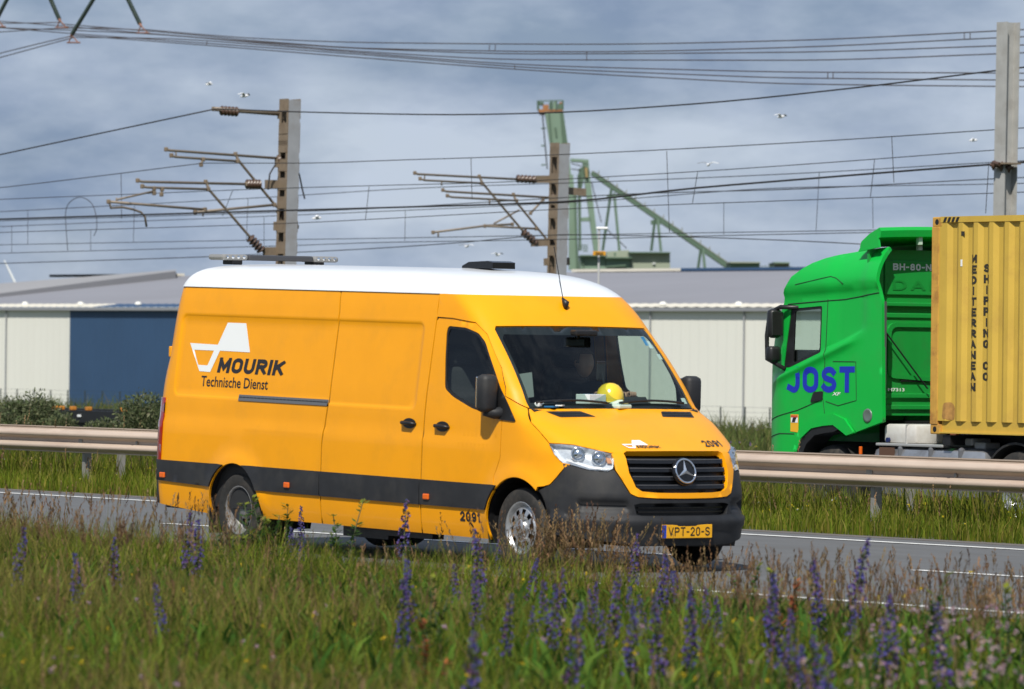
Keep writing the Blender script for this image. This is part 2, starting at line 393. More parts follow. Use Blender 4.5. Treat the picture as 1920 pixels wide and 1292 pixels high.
def sheet(name, x0, x1, y0, y1, z, m, parent=None, z1=None):
    n = 24; V = []; F = []
    for i in range(n+1):
        x = x0+(x1-x0)*i/n; V += [(x, y0, z), (x, y1, z if z1 is None else z1)]
    F = [(2*i, 2*i+2, 2*i+3, 2*i+1) for i in range(n)]
    o = mesh_obj(name, V, F, m, parent)
    return o
tag(sheet('road', -900, 120, -2.45, 7.0, .004, asphalt), kind='structure')
tag(sheet('road_shoulder', -900, 120, 7.0, 7.32, .006, shoulder), kind='structure')
tag(sheet('far_carriageway', -900, 120, 12.6, 20.3, -.280, asphalt), kind='structure')
line_white = mat('road_paint', (.70, .70, .68), .8, 0, .12, 8, dirt=(.25, .24, .23), dscale=7, damt=.6)
tag(sheet('edge_marking', -900, 120, 6.25, 6.40, .010, line_white), kind='structure')
tag(sheet('edge_marking', -900, 120, -2.0, -1.85, .010, line_white), kind='structure')
k = 0
for i in range(-14, 6):     # lane dashes
    x0 = i*12-1.2-.9
    tag(sheet('lane_marking', x0-8.6, x0, 2.17, 2.30, .010, line_white), kind='structure')
tag(sheet('edge_marking', -900, 120, 13.0, 13.15, -.274, line_white), kind='structure')

# ------------------------------------------------------------------ guard rail
galv = mat('weathered_galvanised_steel', (.52, .415, .335), .55, .1, .10, 2.0, dirt=(.30, .20, .15), dscale=1.6, damt=.5, stretch=(.35, 1, 1))
galv2 = mat('galvanised_post', (.30, .29, .27), .6, .3, .15, 6)
def wbeam(cy, sgn):   # profile (y, z): two rounded waves
    P = []
    for t in np.linspace(0, 1, 23):
        z = .44+.31*t
        d = .5-.5*math.cos(2*PI*2*t); d = max(0, min(1, (d-.08)*1.25)); P.append((cy-sgn*(.01+.075*d), z))
    return P
def guard_rail(name, cy, sgn, label, x0, x1, px0):
    r = empty(name, (px0, cy, 0), label, 'guard rail')
    P = wbeam(cy, sgn); Q = [(y+sgn*.004, z) for y, z in P]
    L_ = 4.0; n = int((x1-x0)/L_)
    for i in range(n):
        a = x0+i*L_; b = a+L_+.16; o_ = .011*(i % 2)
        V = [(x, y-sgn*o_, z) for x in (a, b) for y, z in P+Q[::-1]]; m_ = len(P)*2
        F = [(j, (j+1) % m_, m_+(j+1) % m_, m_+j) for j in range(m_)]+[tuple(range(m_))[::-1], tuple(range(m_, 2*m_))]
        be = mesh_obj('beam', V, F, galv, r, True); auto(be.data, .9)
        if -40 < a < 12:
            for zz in (.535, .595, .655):
                MB().lathe([(0, .016), (.022, .014), (.026, 0)], (a+.08, cy-sgn*.03, zz), (0, -sgn, 0), 8).build('bolt', galv2, be, world=False)
    for i in range(-30, 40):
        x = px0+i*4.0
        if not (x0 < x < x1): continue
        mb = MB()
        for dx in (-.03, .03): mb.box((x+dx, cy+sgn*.08, .3), (.006, .10, .74))
        mb.box((x, cy+sgn*.03, .3), (.06, .006, .74)); mb.build('post', galv2, r)
        MB().box((x, cy+sgn*.0, .60), (.10, .05, .16), bev=.008).build('spacer', galv2, r)
    return r
guard_rail('guard_rail', 8.87, 1, 'front beam of weathered steel guard rail running behind the yellow van', -90, 34, at(1632, 930, 8.87).x)
guard_rail('guard_rail', 9.75, -1, 'rear beam of guard rail facing the far carriageway, seen as a dark line', -90, 34, at(1715, 930, 9.75).x)

# ================================================================== VAN
def pch(T):
    X = [a for a, b in T]; Y = [b for a, b in T]; n = len(X); h = [X[i+1]-X[i] for i in range(n-1)]; d = [(Y[i+1]-Y[i])/h[i] for i in range(n-1)]
    m = [d[0]]+[0]*(n-2)+[d[-1]]
    for i in range(1, n-1):
        if d[i-1]*d[i] > 0: m[i] = 2*d[i-1]*d[i]/(d[i-1]+d[i])
    def f(z):
        z = min(max(z, X[0]), X[-1]); i = min(max(bisect_left(X, z)-1, 0), n-2); t = (z-X[i])/h[i]; t2 = t*t; t3 = t2*t
        return (2*t3-3*t2+1)*Y[i]+(t3-2*t2+t)*h[i]*m[i]+(-2*t3+3*t2)*Y[i+1]+(t3-t2)*h[i]*m[i+1]
    return f
xc = pch([(.19, .86), (.24, .95), (.32, .985), (.5, 1.0), (.66, 1.0), (.78, .985), (.9, .955), (1.0, .905), (1.05, .85), (1.10, .75), (1.17, .60), (1.27, .365), (1.394, .03), (1.55, -.10), (1.8, -.325), (2.068, -.60), (2.2, -.725), (2.32, -.85), (2.40, -.96), (2.45, -1.07), (2.49, -1.22), (2.52, -1.45), (2.535, -1.8)])
wd = pch([(.19, .90), (.26, .955), (.4, .985), (.62, 1.0), (.9, 1.0), (1.2, .995), (1.38, .985), (1.7, .95), (2.0, .915), (2.2, .89), (2.32, .868), (2.40, .835), (2.45, .79), (2.49, .72), (2.52, .60), (2.535, .40)])
aa = pch([(.19, 1.0), (.5, 1.1), (.9, 1.08), (1.05, 1.0), (1.17, .80), (1.3, .52), (1.394, .34), (1.7, .32), (2.068, .34), (2.3, .42), (2.45, .6), (2.535, .8)])
nn = pch([(.19, 2.8), (.6, 2.8), (.95, 2.7), (1.05, 2.9), (1.2, 3.3), (1.394, 3.7), (2.068, 3.7), (2.3, 3.2), (2.45, 2.6), (2.535, 2.3)])
xr = pch([(.19, -5.74), (.7, -5.74), (1.3, -5.71), (1.7, -5.66), (2.3, -5.59), (2.4, -5.54), (2.48, -5.44), (2.535, -5.2)])
HP = PI/2
def sst(a, b, x):
    t = min(max((x-a)/(b-a), 0), 1); return t*t*(3-2*t)
def sdbox(x, z, x0, x1, z0, z1, r):
    dx = abs(x-(x0+x1)/2)-(x1-x0)/2+r; dz = abs(z-(z0+z1)/2)-(z1-z0)/2+r
    return math.hypot(max(dx, 0), max(dz, 0))+min(max(dx, dz), 0)-r
FWH, RWH = (0.0, .39), (-4.335, .325)      # wheel centres in the van frame
def soff(x, z):    # pressings of the side skin
    o = -.010*sst(1.075, 1.125, z)*sst(-.30, -.42, x)
    o -= .009*sst(.0, -.02, sdbox(x, z, -5.44, -1.545, 1.325, 2.072, .08))
    for (cx, cz) in (FWH, RWH):
        r = math.hypot(x-cx, z-cz)
        if r < .9: o += .028*math.exp(-((max(r, .43)-.43)/.085)**2)*sst(.25, .5, z)
    return o
def Sq(q, z, off=0.0):
    x0, w, a, n = xc(z), wd(z), aa(z), nn(z); xs_ = x0-a; sg = -1
    if q > HP: q = PI-q; sg = 1
    if q <= 0: return (xs_+q, sg*w, z)
    q = min(q, HP)
    return (xs_+a*math.sin(q)**(2/n), sg*w*max(math.cos(q), 1e-9)**(2/n), z)
def qx(x, z):
    xs_ = xc(z)-aa(z)
    return x-xs_ if x <= xs_ else math.asin(min(1, (x-xs_)/aa(z))**(nn(z)/2))
def qy(y, z):
    c = math.acos(min(1, abs(y)/wd(z))**(nn(z)/2)); return c if y <= 0 else PI-c
def Yside(x, z):
    w = wd(z); xs_ = xc(z)-aa(z); n = nn(z); r = .13
    if x > xs_: w *= max(1-min(1, (x-xs_)/aa(z))**n, 0)**(1/n)
    e = xr(z)+r
    if x < e: w += -r+math.sqrt(max(r*r-(e-x)**2, 0))
    return w+soff(x, z)
def Sr(x, z): return (x, -Yside(x, z), z)
def Sl(x, z): return (x, Yside(x, z), z)
outv = lambda p: Vector((p.x*.35+.2 if p.x > -.3 else 0, p.y, .25*max(0, p.z-1.0)))+Vector((.6, 0, .3))*(1 if p.x > -1.2 and abs(p.y) < .9 else 0)
van = empty('panel_van', (-2.1, 0, 0), 'yellow panel van with white roof and light bar driving past the meadow', 'van')
van.rotation_euler.y = math.atan(.0181)
def vp(name, outer, fn, m, parent=None, **k): return patch(name, outer, fn, m, parent or van, out=outv, world='van', **k)
def vb(mb, name, m, parent=None, smooth=False): return mb.build(name, m, parent or van, smooth, 'van')
def arc(c, r, a0, a1, n=14): return [(c[0]+r*math.cos(math.radians(a0+(a1-a0)*i/n)), c[1]+r*math.sin(math.radians(a0+(a1-a0)*i/n))) for i in range(n+1)]
ZW = 2.322
SSEAM = [(-2.965, .275), (-2.95, .98), (-2.89, 1.33), (-2.875, 2.13), (-2.905, ZW)]
BSEAM = [(-1.425, .275), (-1.415, .5), (-1.405, 1.17), (-1.375, 2.115), (-1.385, ZW)]
g = .009
press = [rounded([(-5.44, 1.325), (-1.545, 1.325), (-1.545, 2.072), (-5.44, 2.072)], .1, 6), rounded([(-5.42, 1.345), (-1.565, 1.345), (-1.565, 2.052), (-5.42, 2.052)], .08, 6), rounded([(-5.43, 1.335), (-1.555, 1.335), (-1.555, 2.062), (-5.43, 2.062)], .09, 6), rounded([(-5.46, 1.305), (-1.525, 1.305), (-1.525, 2.092), (-5.46, 2.092)], .11, 6)]
press = [p+[p[0]] for p in press]; crl = [[(-5.7, 1.075), (-.3, 1.075)], [(-5.7, 1.125), (-.3, 1.125)]]
ARR = .425
def circ(c, rs): return [arc(c, r, -20, 200, 30) for r in rs]
rear_edge = [(xr(z)+.003, z) for z in (.33, .5, .7, 1.0, 1.3, 1.5, 1.7, 2.0, 2.2, ZW)]
arcR = arc(RWH, ARR, 188, -8, 24); arcF_full = arc(FWH, ARR, 190, 0, 24)
quarter = rear_edge[:1]+[(-4.87, .275), (RWH[0]-.43, .262)]+arcR+[(RWH[0]+.44, .275)]+[(x-g, z) for x, z in SSEAM]+rear_edge[::-1][:-1]
slide = [(x+g, z) for x, z in SSEAM]+[(x-g, z) for x, z in BSEAM][::-1]
DOORC = [(-1.138, 2.115), (-.81, 2.085), (-.662, 1.99), (-.387, 1.71), (-.27, 1.545), (-.25, 1.478), (-.258, 1.267), (-.262, .964), (-.34, .80)]
archdoor = [p for p in arc(FWH, ARR, 136, 196, 10)]
door = [(BSEAM[0][0]+g, .275)]+[(x+g, z) for x, z in BSEAM[1:3]]+[(-1.372, 2.09), (-1.345, 2.115)]+DOORC+archdoor+[(-.45, .275)]
WIN = [(-1.192, 2.050), (-.933, 2.040), (-.749, 2.0), (-.639, 1.925), (-.43, 1.668), (-.30, 1.50), (-.285, 1.33), (-.50, 1.325), (-.727, 1.365), (-1.017, 1.453), (-1.145, 1.517), (-1.188, 1.757), (-1.215, 1.996)]
WIN = rounded(WIN, .035, 3)
HLO = [(.433, 1.105), (.58, 1.106), (.74, 1.100), (.984, 1.056), (1.055, 1.040), (1.03, .97), (1.008, .920), (.953, .897), (.772, .905), (.606, .939), (.512, .955), (.433, 1.022)]
BUMPTOP = [(.572, .945), (.517, .905), (.457, .826), (.403, .768), (.349, .750), (.29, .742)]
fend = [(-.245, 1.478), (-.19, 1.455), (-.10, 1.41), (-.045, 1.385), (.097, 1.277), (.218, 1.198), (.335, 1.112)]
hlx = [Sq(q, z)[0] for q, z in (HLO[11], HLO[10])]
fend += [(hlx[0]-.008, 1.022), (hlx[1]-.012, .955), (.560, .945)]+[(x-.006, z+.006) for x, z in BUMPTOP[1:]]+arc(FWH, ARR, 50, 133, 14)+[(-.332, .806), (-.254, .966), (-.250, 1.267)]
for sd, S in ((0, Sr), (1, Sl)):
    vp('side_panel', quarter, S, paint, step=.07, extra=press+crl+circ(RWH, (.46, .5, .56, .64)), holes=())
    sdoor = vp('sliding_door' if sd == 0 else 'side_panel', slide, S, paint, step=.07, extra=press+crl)
    fd = vp('front_door', door, S, paint, step=.06, extra=crl+circ(FWH, (.46, .5, .56)), holes=[WIN])
    vp('window', WIN, S, tint_glass, fd, step=.08, rim=0, off=-.012)
    inner = rounded([(-1.17, 2.03), (-.93, 2.02), (-.77, 1.985), (-.662, 1.91), (-.46, 1.67), (-.40, 1.56), (-.40, 1.375), (-.72, 1.392), (-1.0, 1.475), (-1.125, 1.535), (-1.168, 1.757), (-1.193, 1.98)], .035, 3)
    vp('window_seal', WIN, S, black, fd, holes=[inner], step=.05, rim=.012, off=-.006)
    vp('fender', fend, S, paint, step=.05, extra=circ(FWH, (.46, .5, .56)))
    # black backing strips that stand in for the shade in the shut lines
    for L_ in (SSEAM, BSEAM, [(-1.372, 2.118)]+DOORC):
        P_ = []
        for x, z in dens(L_, .08, False):
            p = Vector(S(x, z)); p.y -= math.copysign(.014, p.y); P_.append(p)
        vb(MB().tube(P_, .0095, 6), 'dark_gap_strip', black)
    # cladding strips, proud of the skin
    for a, b, zt, zb in ((-5.715, RWH[0]-.44, .729, .535), (RWH[0]+.40, -2.962, .735, .522), (-2.952, -1.421, .735, .520), (-1.409, -.40, .735, .522)):
        L_ = [(a, zb), (b, zb), (b, zt), (a, zt)]
        if b == RWH[0]-.44: L_ = [(-5.735, .545), (RWH[0]-.425, .522)]+[p for p in arc(RWH, .434, 153, 112, 6) if p[1] < .73]+[(RWH[0]-.24, .73), (-5.735, .73)]
        if a == RWH[0]+.40: L_ = [(RWH[0]+.385, .522), (b, zb), (b, zt), (RWH[0]+.16, .735)]+[p for p in arc(RWH, .434, 70, 32, 6)]
        if b == -.40: L_ = [(a, zb), (-.423, .522)]+[p for p in arc(FWH, .434, 158, 128, 6)]+[(-.30, .735), (a, zt)]
        vp('cladding_strip', L_, S, cladding, step=.06, rim=.03, off=.016)
    # lettering, handles, rail, markers
    for hx, hz in ((-1.625, 1.205), (-1.127, 1.195)):
        if sd and hx < -1.5: continue
        y = Yside(hx, hz)*(1 if sd else -1); sg = 1 if sd else -1; par = sdoor if hx < -1.5 else fd
        vp('handle_cup', [(hx+.10*math.cos(t), hz+.045*math.sin(t)) for t in np.linspace(0, 2*PI, 17)[:-1]], S, black, par, step=.05, rim=.0, off=.002)
        hb = MB(); hb.tube([(hx-.105, y, hz+.0), (hx-.07, y+sg*.032, hz+.004), (hx+.07, y+sg*.032, hz), (hx+.105, y, hz-.004)], [.010, .017, .017, .010], 8); vb(hb, 'handle', black, par, True)
    if not sd:
        rl = MB(); 
        vp('slide_rail', [(-4.335, 1.312), (-2.90, 1.312), (-2.90, 1.366), (-4.335, 1.366)], S, mat('rail_grey', (.16, .165, .17), .4, .4), rim=.04, off=.008)
        vp('rail_slot', [(-4.33, 1.335), (-2.905, 1.335), (-2.905, 1.347), (-4.33, 1.347)], S, black, rim=0, off=.010)
    for mx_ in (-5.534, -3.461, -1.30):
        y = (Yside(mx_, .59)+.016)*(1 if sd else -1); sg = 1 if sd else -1
        MBx = MB().box((mx_, y+sg*.006, .592), (.085, .02, .05), bev=.009); vb(MBx, 'side_marker', amber)
    # tail lamp wraps the corner
    zt = [1.30, 1.1, .9, .7, .5, .45]
    vp('tail_lamp', [(xr(.5)+.002, .55), (xr(.5)+.135, .55), (xr(1.3)+.15, 1.30), (xr(1.3)+.002, 1.30)], S, red_lens, rim=.02, off=.012, step=.05)
    # wheel-arch liners
    for c in (FWH, RWH):
        ml = MB(); sg = 1 if sd else -1; P_ = arc(c, ARR+.012, 200, -20, 20)
        V_ = [(x, sg*y, z) for x, z in P_ for y in (.985 if c == FWH else .99, .45)]; F_ = [(2*i, 2*i+1, 2*i+3, 2*i+2) for i in range(20)]
        n_ = len(V_); V_ += [(x, sg*.45, z) for x, z in P_]; F_.append(tuple(range(n_, n_+21)))
        vb(ml.add(V_, F_), 'wheel_arch_liner', black)
lr = lambda x, z: (x, -Yside(x, z)-.0025, z)
# side logo: scoop-shaped emblem and words
logo = [(-5.262, 1.808), (-4.792, 1.803), (-4.670, 2.006), (-4.363, 2.006), (-4.245, 1.747), (-4.745, 1.750), (-4.868, 1.553), (-5.050, 1.556)]
hole = [(-5.178, 1.748), (-4.845, 1.748), (-4.925, 1.612), (-5.082, 1.613)]
vp('emblem', logo, lambda x, z: lr(x, z), white_ink, holes=[hole], step=.08, rim=0)
blocktext('MOURIK', (-4.755, -3.645, 1.553, 1.690), lr, dark_ink, van, th=.25, shear=.22, world='van')
lettering('Technische', (-5.0, -4.337, 1.422, 1.517), lr, dark_ink, van, bold=.012, world='van'); lettering('Dienst', (-4.284, -3.89, 1.422, 1.517), lr, dark_ink, van, bold=.012, world='van')
blocktext('2091', (-.83, -.535, .408, .492), lr, dark_ink, van, th=.23, world='van')

# ---- cab frame round the windscreen, bonnet, bumper (q, z domain)
def mir(L): return [(PI-q, z) for q, z in L[::-1]]
near = [(qx(-1.381, ZW), ZW), (qx(-1.371, 2.125), 2.125)]+[(qx(x+.006, z+.004), z+.004) for x, z in dens(DOORC[:6], .06, False)]+[(qx(-.19, 1.462), 1.462), (qx(-.10, 1.416), 1.416), (qx(-.047, 1.391), 1.391)]
WSN = [(.665, 1.393), (.655, 1.6), (.648, 1.85), (.646, 2.03), (.70, 2.062), (HP, 2.072)]
frame = dens(near, .05, False)+WSN+mir(WSN)[1:]+mir(dens(near, .05, False))
vp('cab_frame', frame, Sq, paint, step=.05, rim=.02)
WSO = [(.672, 1.397), (.663, 1.6), (.656, 1.85), (.655, 2.025), (.71, 2.055), (HP, 2.065)]
wso = WSO+mir(WSO)[1:]+[(HP, 1.400)]
wscr = vp('windscreen', wso, Sq, ws_glass, step=.07, rim=0, off=-.004)
wsi = [(.74, 1.435), (.735, 1.6), (.73, 1.96), (.80, 2.0), (HP, 2.0)]
vp('windscreen_band', wso, Sq, black, wscr, holes=[wsi+mir(wsi)[1:]+[(HP, 1.435)]], step=.06, rim=0, off=-.009)
# roof: loft of horizontal rings, white above ZW
rings = []
for z in [ZW, 2.36, 2.40, 2.43, 2.455, 2.475, 2.49, 2.505, 2.518, 2.528, 2.535]:
    xs_ = xc(z)-aa(z); half = []
    half += [(xr(z), -(wd(z)-.13)*t) for t in (0, .5)] if z < 2.5 else [(xr(z), -(wd(z)-.13)*t) for t in (0, .5)]
    half += [(xr(z)+.13*(1-math.cos(t)), -(wd(z)-.13+.13*math.sin(t))) for t in np.linspace(0, HP, 6)]
    half += [(xr(z)+.13+(xs_-xr(z)-.13)*t, -wd(z)) for t in np.linspace(.08, 1, 14)]
    half += [Sq(q, z)[:2] for q in np.linspace(.08, HP, 18)]
    rings.append([(x, y, z) for x, y in half]+[(x, -y, z) for x, y in half[::-1][1:-1]])
V = [p for r in rings for p in r]; n = len(rings[0]); F = [(i*n+j, i*n+(j+1) % n, (i+1)*n+(j+1) % n, (i+1)*n+j) for i in range(len(rings)-1) for j in range(n)]
cz_ = [(x*.9-.33, y*.55, 2.545) for x, y, z in rings[-1]]; V += cz_; i = len(rings)-1; F += [(i*n+j, i*n+(j+1) % n, (i+1)*n+(j+1) % n, (i+1)*n+j) for j in range(n)]
F.append(tuple((i+1)*n+j for j in range(n)))
roof = vb(MB().add(V, F), 'roof', white_paint, None, True)
# slide-door top seam drawn into the roof edge
def onroof(x, z): return Vector((x, -Yside(x, z)-.001, z))
vb(MB().tube([onroof(-2.905, ZW), onroof(-2.95, 2.40), onroof(-2.99, 2.455)]+[onroof(x, 2.458) for x in (-2.6, -2.2, -1.8, -1.5)]+[onroof(-1.44, 2.44), onroof(-1.39, ZW)], .004, 5), 'seam_shade_strip', mat('seam_shadow_gap', (.30, .31, .33), .7), roof)
vb(MB().tube([onroof(x, ZW) for x in np.linspace(-5.5, -1.3, 20)], .0035, 5), 'gutter_seam', cladding, roof)
# rear face
V = []; F = []; zz = [.33, .5, .7, 1, 1.3, 1.5, 1.7, 2, 2.2, ZW]
for z in zz: V += [(xr(z)+.002, -(wd(z)-.12), z), (xr(z)+.002, 0-.004, z), (xr(z)+.002, .004, z), (xr(z)+.002, wd(z)-.12, z)]
for s0, nm in ((0, 'rear_door'), (2, 'rear_door')):
    vb(MB().add(V, [(4*i+s0, 4*i+4+s0, 4*i+5+s0, 4*i+1+s0) for i in range(len(zz)-1)]), nm, paint)
vb(MB().box((-5.72, 0, .44), (.14, 1.86, .24), bev=.03), 'rear_bumper', cladding)
vb(MB().box((-5.80, 0, .30), (.28, 1.2, .05), bev=.01), 'rear_step', black)
for sg in (-1, 1): vb(MB().box((-5.605, sg*.90, 1.72), (.05, .045, .10), bev=.01), 'door_hinge', paint)
# dark inner shell added to block light behind the panels; underbody, floor
mb = MB(); P_ = [(z, wd(z)-.05) for z in (.34, .7, 1.3, 1.7, 2.1, 2.34)]
V = []; 
for x in (-5.5, -1.5): V += [(x, -w, z) for z, w in P_]+[(x, w, z) for z, w in P_[::-1]]
n = len(P_)*2; mb.add(V, [(j, (j+1) % n, n+(j+1) % n, n+j) for j in range(n)]+[tuple(range(n)), tuple(range(n, 2*n))])
vb(mb, 'light_block_shell', interior)
mb = MB(); mb.box((-2.2, 0, .36), (3.2, 1.84, .14)); mb.box((-5.2, 0, .36), (.9, 1.8, .14)); mb.box((-4.3, 0, .4), (1.0, .8, .2)); mb.box((.1, 0, .42), (1.3, .8, .3)); mb.box((-.9, 0, .42), (1.0, 1.84, .1))
mb.tube([(-3.8, .3, .25), (-.6, .3, .25)], .05); mb.tube([(RWH[0], -.7, .325), (RWH[0], .7, .325)], .07); mb.box((-1.9, -.78, .24), (.9, .12, .05)); mb.box((-2.6, -.6, .25), (.7, .3, .16))
vb(mb, 'underbody', black)

# bonnet
BN = [(.640, 1.381), (qx(.103, 1.277), 1.277), (qx(.222, 1.200), 1.200), (.452, 1.112), (.58, 1.113), (.74, 1.107), (.984, 1.063), (1.06, 1.047), (1.12, 1.050), (1.20, 1.064), (HP, 1.068)]
bn = BN+mir(BN)[1:]+[(HP, 1.388)]
bon = vp('bonnet', bn, Sq, paint, step=.035, rim=.02)
for sgn in (0, 1):
    vq = [(.90, 1.362), (1.36, 1.366), (1.42, 1.324), (1.0, 1.318)]; vq = rounded(vq, .012, 2)
    vp('bonnet_vent', mir(vq) if sgn else vq, Sq, black, bon, step=.05, rim=0, off=.003)
    for zz_ in (1.333, 1.345): vp('vent_slat', mir([(1.0, zz_), (1.37, zz_+.002), (1.37, zz_+.006), (1.0, zz_+.004)]) if sgn else [(1.0, zz_), (1.37, zz_+.002), (1.37, zz_+.006), (1.0, zz_+.004)], Sq, cladding, bon, step=.08, rim=.004, off=.007)
fq = lambda y, z: tuple(Vector(Sq(qy(y, z), z))+Vector((.002, 0, .005)))
ml = [(-.455, 1.112), (-.355, 1.114), (-.315, 1.143), (-.235, 1.143), (-.205, 1.105), (-.335, 1.104), (-.36, 1.082), (-.425, 1.082)]
vp('emblem', ml, fq, white_ink, bon, holes=[[(-.435, 1.105), (-.365, 1.105), (-.378, 1.090), (-.418, 1.090)]], step=.05, rim=0)
blocktext('MOURIK', (-.335, -.105, 1.083, 1.101), fq, dark_ink, bon, th=.2, shear=.2, dstep=.01, world='van')
blocktext('2091', (.40, .625, 1.092, 1.140), fq, dark_ink, bon, th=.19, gap=.3, dstep=.01, world='van')
# headlights
lamp_in = mat('lamp_reflector', (.78, .80, .83), .22, .45, .1, 30)
for sgn in (0, 1):
    H_ = mir(HLO) if sgn else HLO
    hl = vp('headlight', H_, Sq, clear_lens, step=.05, rim=.0, off=.003)
    vp('lamp_housing', H_, Sq, lamp_in, hl, step=.05, rim=-.055, off=-.055)
    for q, z, r in ((.70, 1.03, .05), (.90, 1.0, .052)):
        q_ = PI-q if sgn else q; p = Vector(Sq(q_, z)); nrm = Vector((.8, -.55 if not sgn else .55, .05)).normalized(); p -= nrm*.05
        vb(MB().lathe([(r*1.25, .0), (r*1.15, .03), (r, .035), (r, .012), (r*.8, .03), (r*.45, .043), (0, .047)], p, nrm, 20), 'projector', chrome, hl, True)
    bz = [(.52, .975), (.62, .957), (.78, .923), (.95, .915), (.99, .93), (.80, .942), (.63, .975), (.54, .99)]
    vp('daylight_strip', mir(bz) if sgn else bz, Sq, mat('lamp_white', (.85, .86, .88), .25), hl, step=.05, rim=.01, off=-.03)
    az_ = [(.97, .97), (1.02, .97), (1.03, 1.02), (.985, 1.03)]
    vp('indicator_lens', mir(az_) if sgn else az_, Sq, mat('indicator_amber', (.55, .25, .12), .3), hl, step=.05, rim=.01, off=-.035)
# grille
GR = [(1.165, 1.045), (1.20, 1.056), (HP, 1.060)]; GL = [(1.515, .722), (1.27, .733), (1.205, .765), (1.150, .885), (1.148, .96)]
gr = GR+mir(GR)[1:]+mir(GL)+GL[1:] if False else None
half = [(HP, 1.058), (1.22, 1.056), (1.175, 1.040), (1.150, .955), (1.152, .885), (1.205, .768), (1.26, .735), (1.40, .724), (HP, .722)]
gop = half+mir(half)[1:-1]
so_h = [(HP, 1.064), (1.20, 1.062), (1.10, 1.046), (1.052, 1.036), (1.028, .955), (1.03, .905), (1.105, .790), (1.155, .716), (1.225, .690), (1.40, .680), (HP, .677)]
sur = so_h+mir(so_h)[1:-1]
vp('grille_surround', sur, Sq, paint, holes=[gop], step=.05, rim=.05, off=.008)
gb = vp('grille', gop, Sq, black, step=.07, rim=0, off=-.06)
for zc in (.775, .845, .915, .985):
    qa = np.interp(zc, [.73, .765, .885, 1.04], [1.28, 1.21, 1.156, 1.172])+.012
    L_ = [(qa, zc-.016), (HP, zc-.018), (HP, zc+.020), (qa, zc+.018)]
    band = [(qa, zc-.017), (PI-qa, zc-.017), (PI-qa, zc+.019), (qa, zc+.019)]
    vp('slat', band, Sq, gloss_black, gb, step=.05, rim=.03, off=-.012)
    vp('slat_edge', [(qa, zc+.010), (PI-qa, zc+.010), (PI-qa, zc+.017), (qa, zc+.017)], Sq, mat('slat_edge_grey', (.07, .07, .075), .3), gb, step=.05, rim=.01, off=-.008)
vb(MB().box((.72, 0, .86), (.03, .9, .26)), 'radiator', black, gb)
# star emblem in a ring
tl = math.radians(-17); RY = Matrix.Rotation(tl, 3, 'Y'); sc_ = Vector((.972, 0, .900))
nrm = RY @ Vector((1, 0, 0))
st = MB().lathe([(.118, -.02), (.118, .004), (.10, .012), (0, .014)], sc_, nrm, 32); emb = vb(st, 'badge_disc', gloss_black, None, True)
vb(MB().tube([sc_+nrm*.016+RY @ Vector((0, .100*math.cos(t), .100*math.sin(t))) for t in np.linspace(0, 2*PI, 37)[:-1]], .0085, 8, True), 'badge_ring', chrome, emb, True)
V = []; F = []
for k in range(3):
    a = PI/2+k*2*PI/3; tip = (0, .098*math.cos(a), .098*math.sin(a)); l = (0, .020*math.cos(a+PI/3), .020*math.sin(a+PI/3)); r = (0, .020*math.cos(a-PI/3), .020*math.sin(a-PI/3))
    b = len(V); V += [sc_+nrm*.016+RY @ Vector(p) for p in (tip, l, r)]+[sc_+nrm*.032]; F += [(b, b+1, b+3), (b, b+3, b+2)]
vb(MB().add(V, F), 'badge_star', chrome, emb)
# bumper
bt = [(qx(x, z), z) for x, z in BUMPTOP[::-1]]
arcq = [(qx(x, z), z) for x, z in arc(FWH, ARR, -4, 50, 8)]
hlb = [(.512, .948), (.606, .932), (.772, .898), (.953, .890), (1.012, .912)]
bl = [(HP, .285), (1.2, .290), (.95, .315), (.62, .345)]+arcq+bt[1:-1]+hlb+[(1.022, .900), (1.098, .786), (1.148, .712), (1.22, .685), (1.40, .674), (HP, .671)]
bump = bl+mir(bl)[1:-1]
lg_h = [(HP, .640), (1.25, .638), (1.19, .625), (1.215, .545), (1.27, .535), (HP, .535)]
lgr = lg_h+mir(lg_h)[1:-1]
fog = rounded([(.64, .635), (.72, .668), (1.02, .672), (1.13, .645), (1.15, .575), (.62, .545)], .03, 3)
def Sb(q, z):
    x, y, z_ = Sq(q, z); d = Vector((.75, y*.7, 0)); o = .030*sst(.53, .505, z)-.018*sst(.45, .42, z)
    qq = min(q, PI-q)
    if 0.55 < qq < 1.25 and .52 < z < .70:
        o -= .055*sst(0, -.05, sdbox(qq, z, .62, 1.16, .555, .665, .05))
    d.normalize(); return (x+d.x*o, y+d.y*o, z)
vp('bumper', bump, Sb, cladding, holes=[lgr], step=.035, rim=.04, extra=[[(.5, .53), (PI-.5, .53)], [(.5, .505), (PI-.5, .505)], [(.5, .45), (PI-.5, .45)]])
lg = vp('lower_grille', lgr, Sq, black, step=.08, rim=-.05, off=-.06)
for zc in (.565, .60): vp('slat', [(1.24, zc-.006), (PI-1.24, zc-.006), (PI-1.24, zc+.006), (1.24, zc+.006)], Sq, gloss_black, lg, step=.06, rim=.02, off=-.03)
# number plate
px_ = 1.022; pl = vb(MB().box((px_, 0, .406), (.012, .525, .112), bev=.004), 'number_plate', mat('plate_yellow', (.85, .42, .01), .4, dirt=(.25, .14, .03), dscale=14, damt=.3))
vb(MB().box((px_+.0065, -.24, .406), (.004, .042, .106)), 'plate_band', mat('plate_blue', (.01, .05, .40), .4), pl)
blocktext('VPT-20-S', (-.195, .235, .370, .442), lambda y, z: (px_+.0085, y, z), dark_ink, pl, th=.14, gap=.3, world='van')
vb(MB().box((px_-.03, 0, .406), (.05, .56, .14), bev=.01), 'plate_holder', cladding)
